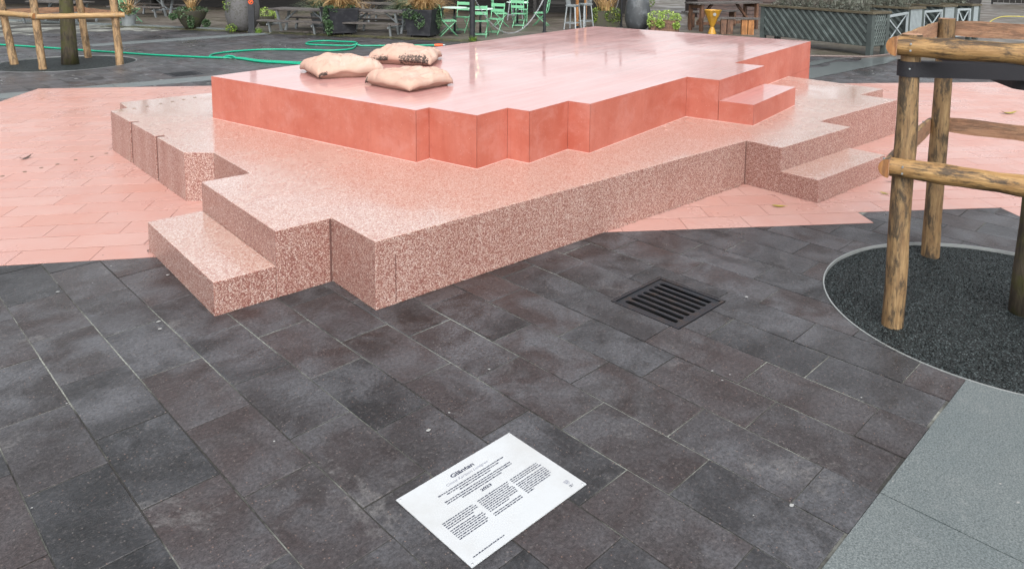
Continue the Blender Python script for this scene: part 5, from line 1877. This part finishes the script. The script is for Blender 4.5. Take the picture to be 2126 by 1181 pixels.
def lattice_box(loc, rz, L, D, h, label, seed, n=16, full=True):
    """front corner at the origin, long side along +y, end face along +x"""
    e = empty('lattice_planter', (loc[0], loc[1], TZ), rz, label, 'planter', 'grey green lattice planters')
    b = MB(); b.prism([(0.03, 0.03), (D - 0.03, 0.03), (D - 0.03, L - 0.03), (0.03, L - 0.03)], 0.22, h - 0.07); b.build('box', M_GREENBOX, e)
    for x in (0, D):
        for y in (0, L):
            q = MB(); q.box((x + (0.06 if x == 0 else -0.06) * 0.999, y + (0.06 if y == 0 else -0.06), h / 2 - 0.02), (0.125, 0.125, h - 0.04)); q.build('corner_post', M_GREENBOX, e)
    r = MB()
    for x in (0.02, D - 0.02): r.box((x, L / 2, h - 0.02), (0.10, L + 0.06, 0.055))
    for y in (0.02, L - 0.02): r.box((D / 2, y, h - 0.0205), (D - 0.14, 0.10, 0.054))
    r.build('rim', wood_mat('mossy_rim_' + str(seed), (0.11, 0.095, 0.06), (0.07, 0.058, 0.035), (0.025, 0.02, 0.014), 'y', 0.8, 0.5) if seed == 1 else RIM[0], e)
    # diagonal slats on the front and on the end face, crossing layers
    z0, z1 = 0.235, h - 0.05

    def diag(x_front, a0, a1, horizontal_axis, slope, pitch, w, th, off, mat):
        H = z1 - z0
        run = H / slope if slope > 0 else H / -slope
        k = a0 - run
        while k < a1:
            # slat from (k, zA) to (k+run, zB), clipped to [a0,a1]
            A = [k, z1 if slope < 0 else z0]; B = [k + run, z0 if slope < 0 else z1]
            if A[0] < a0:
                f = (a0 - A[0]) / (B[0] - A[0]); A = [a0, A[1] + (B[1] - A[1]) * f]
            if B[0] > a1:
                f = (a1 - A[0]) / (B[0] - A[0]); B = [a1, A[1] + (B[1] - A[1]) * f]
            if B[0] - A[0] > 0.05:
                m = MB()
                if horizontal_axis == 'y':
                    m.bar((x_front - off, A[0], A[1]), (x_front - off, B[0], B[1]), th, w)
                else:
                    m.bar((A[0], x_front - off, A[1]), (B[0], x_front - off, B[1]), th, w)
                m.build('slat', mat, e)
            k += pitch
    diag(0.03, 0.13, L - 0.13, 'y', 1.05 if full else 0.9, L / n, 0.052, 0.016, 0.024, M_GREENSLAT)
    diag(0.03, 0.13, L - 0.13, 'y', -1.05 if full else -0.9, L / n, 0.040, 0.010, 0.008, M_GREENBOX)
    if full:
        diag(0.03, 0.13, D - 0.13, 'x', 2.2, 0.085, 0.03, 0.014, 0.024, M_GREENSLAT)
        diag(0.03, 0.13, D - 0.13, 'x', -2.2, 0.085, 0.03, 0.010, 0.010, M_GREENSLAT)
    else:
        for k in range(9):
            m = MB(); m.box((0.14 + k * (D - 0.28) / 8, 0.008, (z0 + z1) / 2), (0.035, 0.03, z1 - z0)); m.build('slat', M_XGREY, e)
    s_ = MB(); s_.box((D / 2, L / 2, h - 0.09), (D - 0.12, L - 0.12, 0.04)); s_.build('soil', M_SOIL, e)
    rg = random.Random(seed)
    for k in range(max(2, int(L / 0.42))):
        y = 0.25 + (L - 0.5) * (k + 0.5) / max(2, int(L / 0.42))
        leaf_cloud('lavender', e, L_LAV, [((D / 2 + rg.uniform(-.1, .1), y, h + 0.16), (D * .38, .24, .22)), ((D / 2, y + .1, h + 0.02), (D * .4, .2, .1))], 700, 0.04, seed * 10 + k, 0.35)['kind'] = 'stuff'
        blade_tuft('stalks', e, L_LAV, (D / 2, y, h - 0.06), 110, 0.5, 0.6, seed * 10 + k, 0.006, 0.3, 0.12)
    return e


RIM = [wood_mat('mossy_rim', (0.11, 0.095, 0.06), (0.07, 0.058, 0.035), (0.025, 0.02, 0.014), 'y', 0.8, 0.5)]
lr = math.atan2(-(15.37 - 14.92), 3.24)
lattice_box((14.93, 3.80), lr, 3.27, 0.72, 1.03, 'long grey green lattice planter with dry lavender right behind the red platform', 1)
lattice_box((17.72, 4.12), lr, 2.6, 0.78, 1.03, 'second lattice planter in the row, just right of the first cross braced gate', 2, 12, False)
lattice_box((19.75, 4.00), lr, 2.6, 0.72, 1.03, 'third lattice planter in the row, between two cross braced gates', 3, 12, False)
lattice_box((21.15, 3.72), lr, 2.6, 0.5, 1.03, 'last lattice planter at the right end of the row', 4, 12, False)


def x_gate(a, b_, label):
    a, b_ = Vector(a), Vector(b_)
    e = empty('cross_braced_gate', (a.x, a.y, TZ), math.atan2(b_.y - a.y, b_.x - a.x), label, 'gate', 'cross braced gates between the lattice planters')
    L = (b_ - a).length
    for nm, p0, p1 in (('upright', (0.03, 0, 0.12), (0.031, 0, 0.92)), ('upright', (L - 0.03, 0, 0.12), (L - 0.031, 0, 0.92)), ('top_rail', (0.06, 0, 0.895), (L - 0.06, 0, 0.895)), ('bottom_rail', (0.06, 0, 0.155), (L - 0.06, 0, 0.155))):
        m = MB(); m.bar(p0, p1, 0.045, 0.055); m.build(nm, M_XGREY, e)
    m = MB(); m.bar((0.06, 0.012, 0.18), (L - 0.06, 0.012, 0.87), 0.012, 0.04); m.build('brace', M_XGREY, e)
    m = MB(); m.bar((0.06, -0.012, 0.87), (L - 0.06, -0.012, 0.18), 0.012, 0.04); m.build('brace', M_XGREY, e)
    return e


x_gate((15.70, 3.80), (17.66, 4.10), 'cross braced steel gate beside the long lattice planter')
x_gate((18.55, 4.05), (19.70, 4.00), 'cross braced steel gate in the middle of the planter row')
x_gate((20.52, 3.90), (21.12, 3.74), 'cross braced steel gate furthest right in the planter row')

# ------------------------------------------------------------------ pavilion, shed, fence and trees behind


def clap_wall(name, a, b_, h, mat, label, cat, wins, depth=4.0, row=0.2, roof=0.35, front=0.35):
    a, b_ = Vector(a), Vector(b_)
    e = empty(name, (a.x, a.y, 0), math.atan2(b_.y - a.y, b_.x - a.x), label, cat)
    L = (b_ - a).length
    m = MB()
    z = 0.0
    while z < h - 0.02:        # lapped boards on the front
        m.face([(0, -0.03, z), (L, -0.03, z), (L, -0.005, min(h, z + row)), (0, -0.005, min(h, z + row))])
        m.face([(0, -0.005, z), (L, -0.005, z), (L, -0.03, z), (0, -0.03, z)])
        z += row
    m.prism([(0, 0), (L, 0), (L, depth), (0, depth)], 0, h)
    m.build('wall', mat, e, weld=False)
    r = MB()
    r.prism([(-roof, -front), (L + roof, -front), (L + roof, depth + roof), (-roof, depth + roof)], h, h + 0.16)
    r.build('roof', M_BLACKPOST, e)
    if front > 1:  # deep roof, beam and posts are unseen, added to shade the terrace
        r = MB(); r.box((L / 2, -front + 0.15, h - 0.12), (L, 0.10, 0.22)); r.build('added_veranda_beam', M_BARN, e)
        for k in range(int(L / 3.4) + 1):
            r = MB(); r.box((0.3 + k * 3.4, -front + 0.15, (h - 0.24) / 2), (0.11, 0.11, h - 0.24)); r.build('added_veranda_post', M_BARN, e)
    for x, z0, w, hh in wins:
        f = MB()
        for s_ in (-1, 1):
            f.box((x + s_ * (w / 2 + 0.03), -0.045, z0 + hh / 2), (0.06, 0.06, hh + 0.12)); f.box((x, -0.045, z0 + hh / 2 + s_ * (hh / 2 + 0.03)), (w, 0.058, 0.06))
        f.box((x, -0.044, z0 + hh / 2), (0.04, 0.05, hh))
        fo = f.build('window', M_BARRELBOARD, e)
        g = MB(); g.box((x, -0.036, z0 + hh / 2), (w, 0.012, hh)); g.build('pane', M_GLASS, fo)
    return e


M_GLASS = m_plain('dark_window_glass', (0.015, 0.018, 0.02), 0.12, 0.0, 0.1, 2, 0.0)
clap_wall('pavilion', (1.0, 36.0), (21.0, 16.2), 2.75, M_BARN, 'long dark timber pavilion behind the cafe terrace', 'building', [(3 + 2.9 * k, 0.9, 1.6, 1.1) for k in range(9)], 5.0, front=3.7)
clap_wall('shed', (21.4, 13.6), (25.2, 10.0), 2.6, M_BARRELBOARD, 'dark red board shed behind the tall brown table', 'building', [(2.6, 1.0, 1.0, 0.9)], 3.0, 0.16)


def screen(a, b_, h, label, mat, n):
    a, b_ = Vector(a), Vector(b_)
    e = empty('fence', (a.x, a.y, 0), math.atan2(b_.y - a.y, b_.x - a.x), label, 'fence')
    L = (b_ - a).length
    k = 0
    for i in range(n):
        m = MB(); m.box((L * (i + 0.5) / n, 0, h / 2 + 0.05), (L / n - 0.02, 0.03, h - 0.1)); m.build('board', mat, e)
    for i in range(int(L / 2) + 1):
        m = MB(); m.box((min(L, i * 2.0), 0.06, h / 2), (0.09, 0.09, h)); m.build('post', M_BLACKPOST, e)
    for z_ in (0.4, h - 0.3):
        m = MB(); m.box((L / 2, 0.03, z_), (L, 0.028, 0.09)); m.build('rail', M_BLACKPOST, e)
    return e


screen((25.6, 8.8), (31.5, 7.1), 1.9, 'dark board fence behind the lattice planter row', M_BARN, 36)
screen((31.5, 7.15), (44.5, 10.9), 1.9, 'dark board fence running off in the upper right corner', M_BARN, 50)
screen((45.0, 10.5), (46.5, 2.0), 1.7, 'low dark fence closing the view at the upper right', M_BARN, 30)

# dark benches and shelter furniture between planters and pavilion
for i, ((x, y), rz, lab) in enumerate((((12.2, 19.0), ALONG, 'dark bench behind the black planters in front of the pavilion'), ((6.6, 27.2), ALONG, 'dark bench in front of the pavilion at the left'), ((16.9, 16.2), ALONG + 0.2, 'dark bench in front of the pavilion behind the bar stools'))):
    e = empty('bench', (x, y, TZ), rz, lab, 'bench', 'dark benches by the pavilion')
    for k in range(3):
        b = MB(); b.box((0, (k - 1) * 0.13, 0.45), (2.0, 0.12, 0.04)); b.build('seat_plank', M_BARN, e)
        b = MB(); b.box((0, 0.24 + k * 0.02, 0.58 + k * 0.14), (2.0, 0.03, 0.12)); b.build('back_plank', M_BARN, e)
    for x_ in (-0.85, 0.85):
        b = MB(); b.box((x_, 0.02, 0.215), (0.07, 0.40, 0.43)); b.box((x_, 0.275, 0.66), (0.06, 0.05, 0.45)); b.build('leg', M_BARN, e)

# trees behind the pavilion; one carries a string of small lamps
tree((14.35, 18.45), 'slim tree with warm fairy lights hidden behind the thick black post', 0.07, 4.6, 2.8, 0.9, 14, 500, leaf=0.07)
tree((7.5, 35.5), 'thin added tree behind the left half of the pavilion', 0.20, 9.5, 6, 2.6, 21, 1500, leaf=0.2)  # unseen, added for darker bands in the red top's reflection
tree((30.5, 17.5), 'bushy tree rising behind the red board shed', 0.24, 10.0, 6, 3.0, 23, 2200, leaf=0.22)
tree((40.0, 16.0), 'tall tree behind the fence at the far right', 0.24, 10.5, 6, 3.4, 24, 3600, leaf=0.22)
lt = empty('fairy_lights', (14.35, 18.45, 0), 0, 'warm fairy lights wound round the slim tree', 'lights')
w = MB(); pp = []
for k in range(90):
    f = k / 89
    a = f * 40
    rr_ = 0.10 + 0.02 * math.sin(k)
    pp.append(Vector((rr_ * math.cos(a), rr_ * math.sin(a), 2.0 + 2.1 * f)))
w.tube(pp, 0.004, 4); w.build('wire', M_BLACKPOST, lt)
bl = MB()
for k in range(0, 90, 4):
    q = pp[k]
    bl.lathe([(0.001, -0.012), (0.009, -0.005), (0.009, 0.005), (0.001, 0.012)], 6, (q.x * 1.6, q.y * 1.6, q.z))
bl.build('bulb_row', M_BULB, lt)
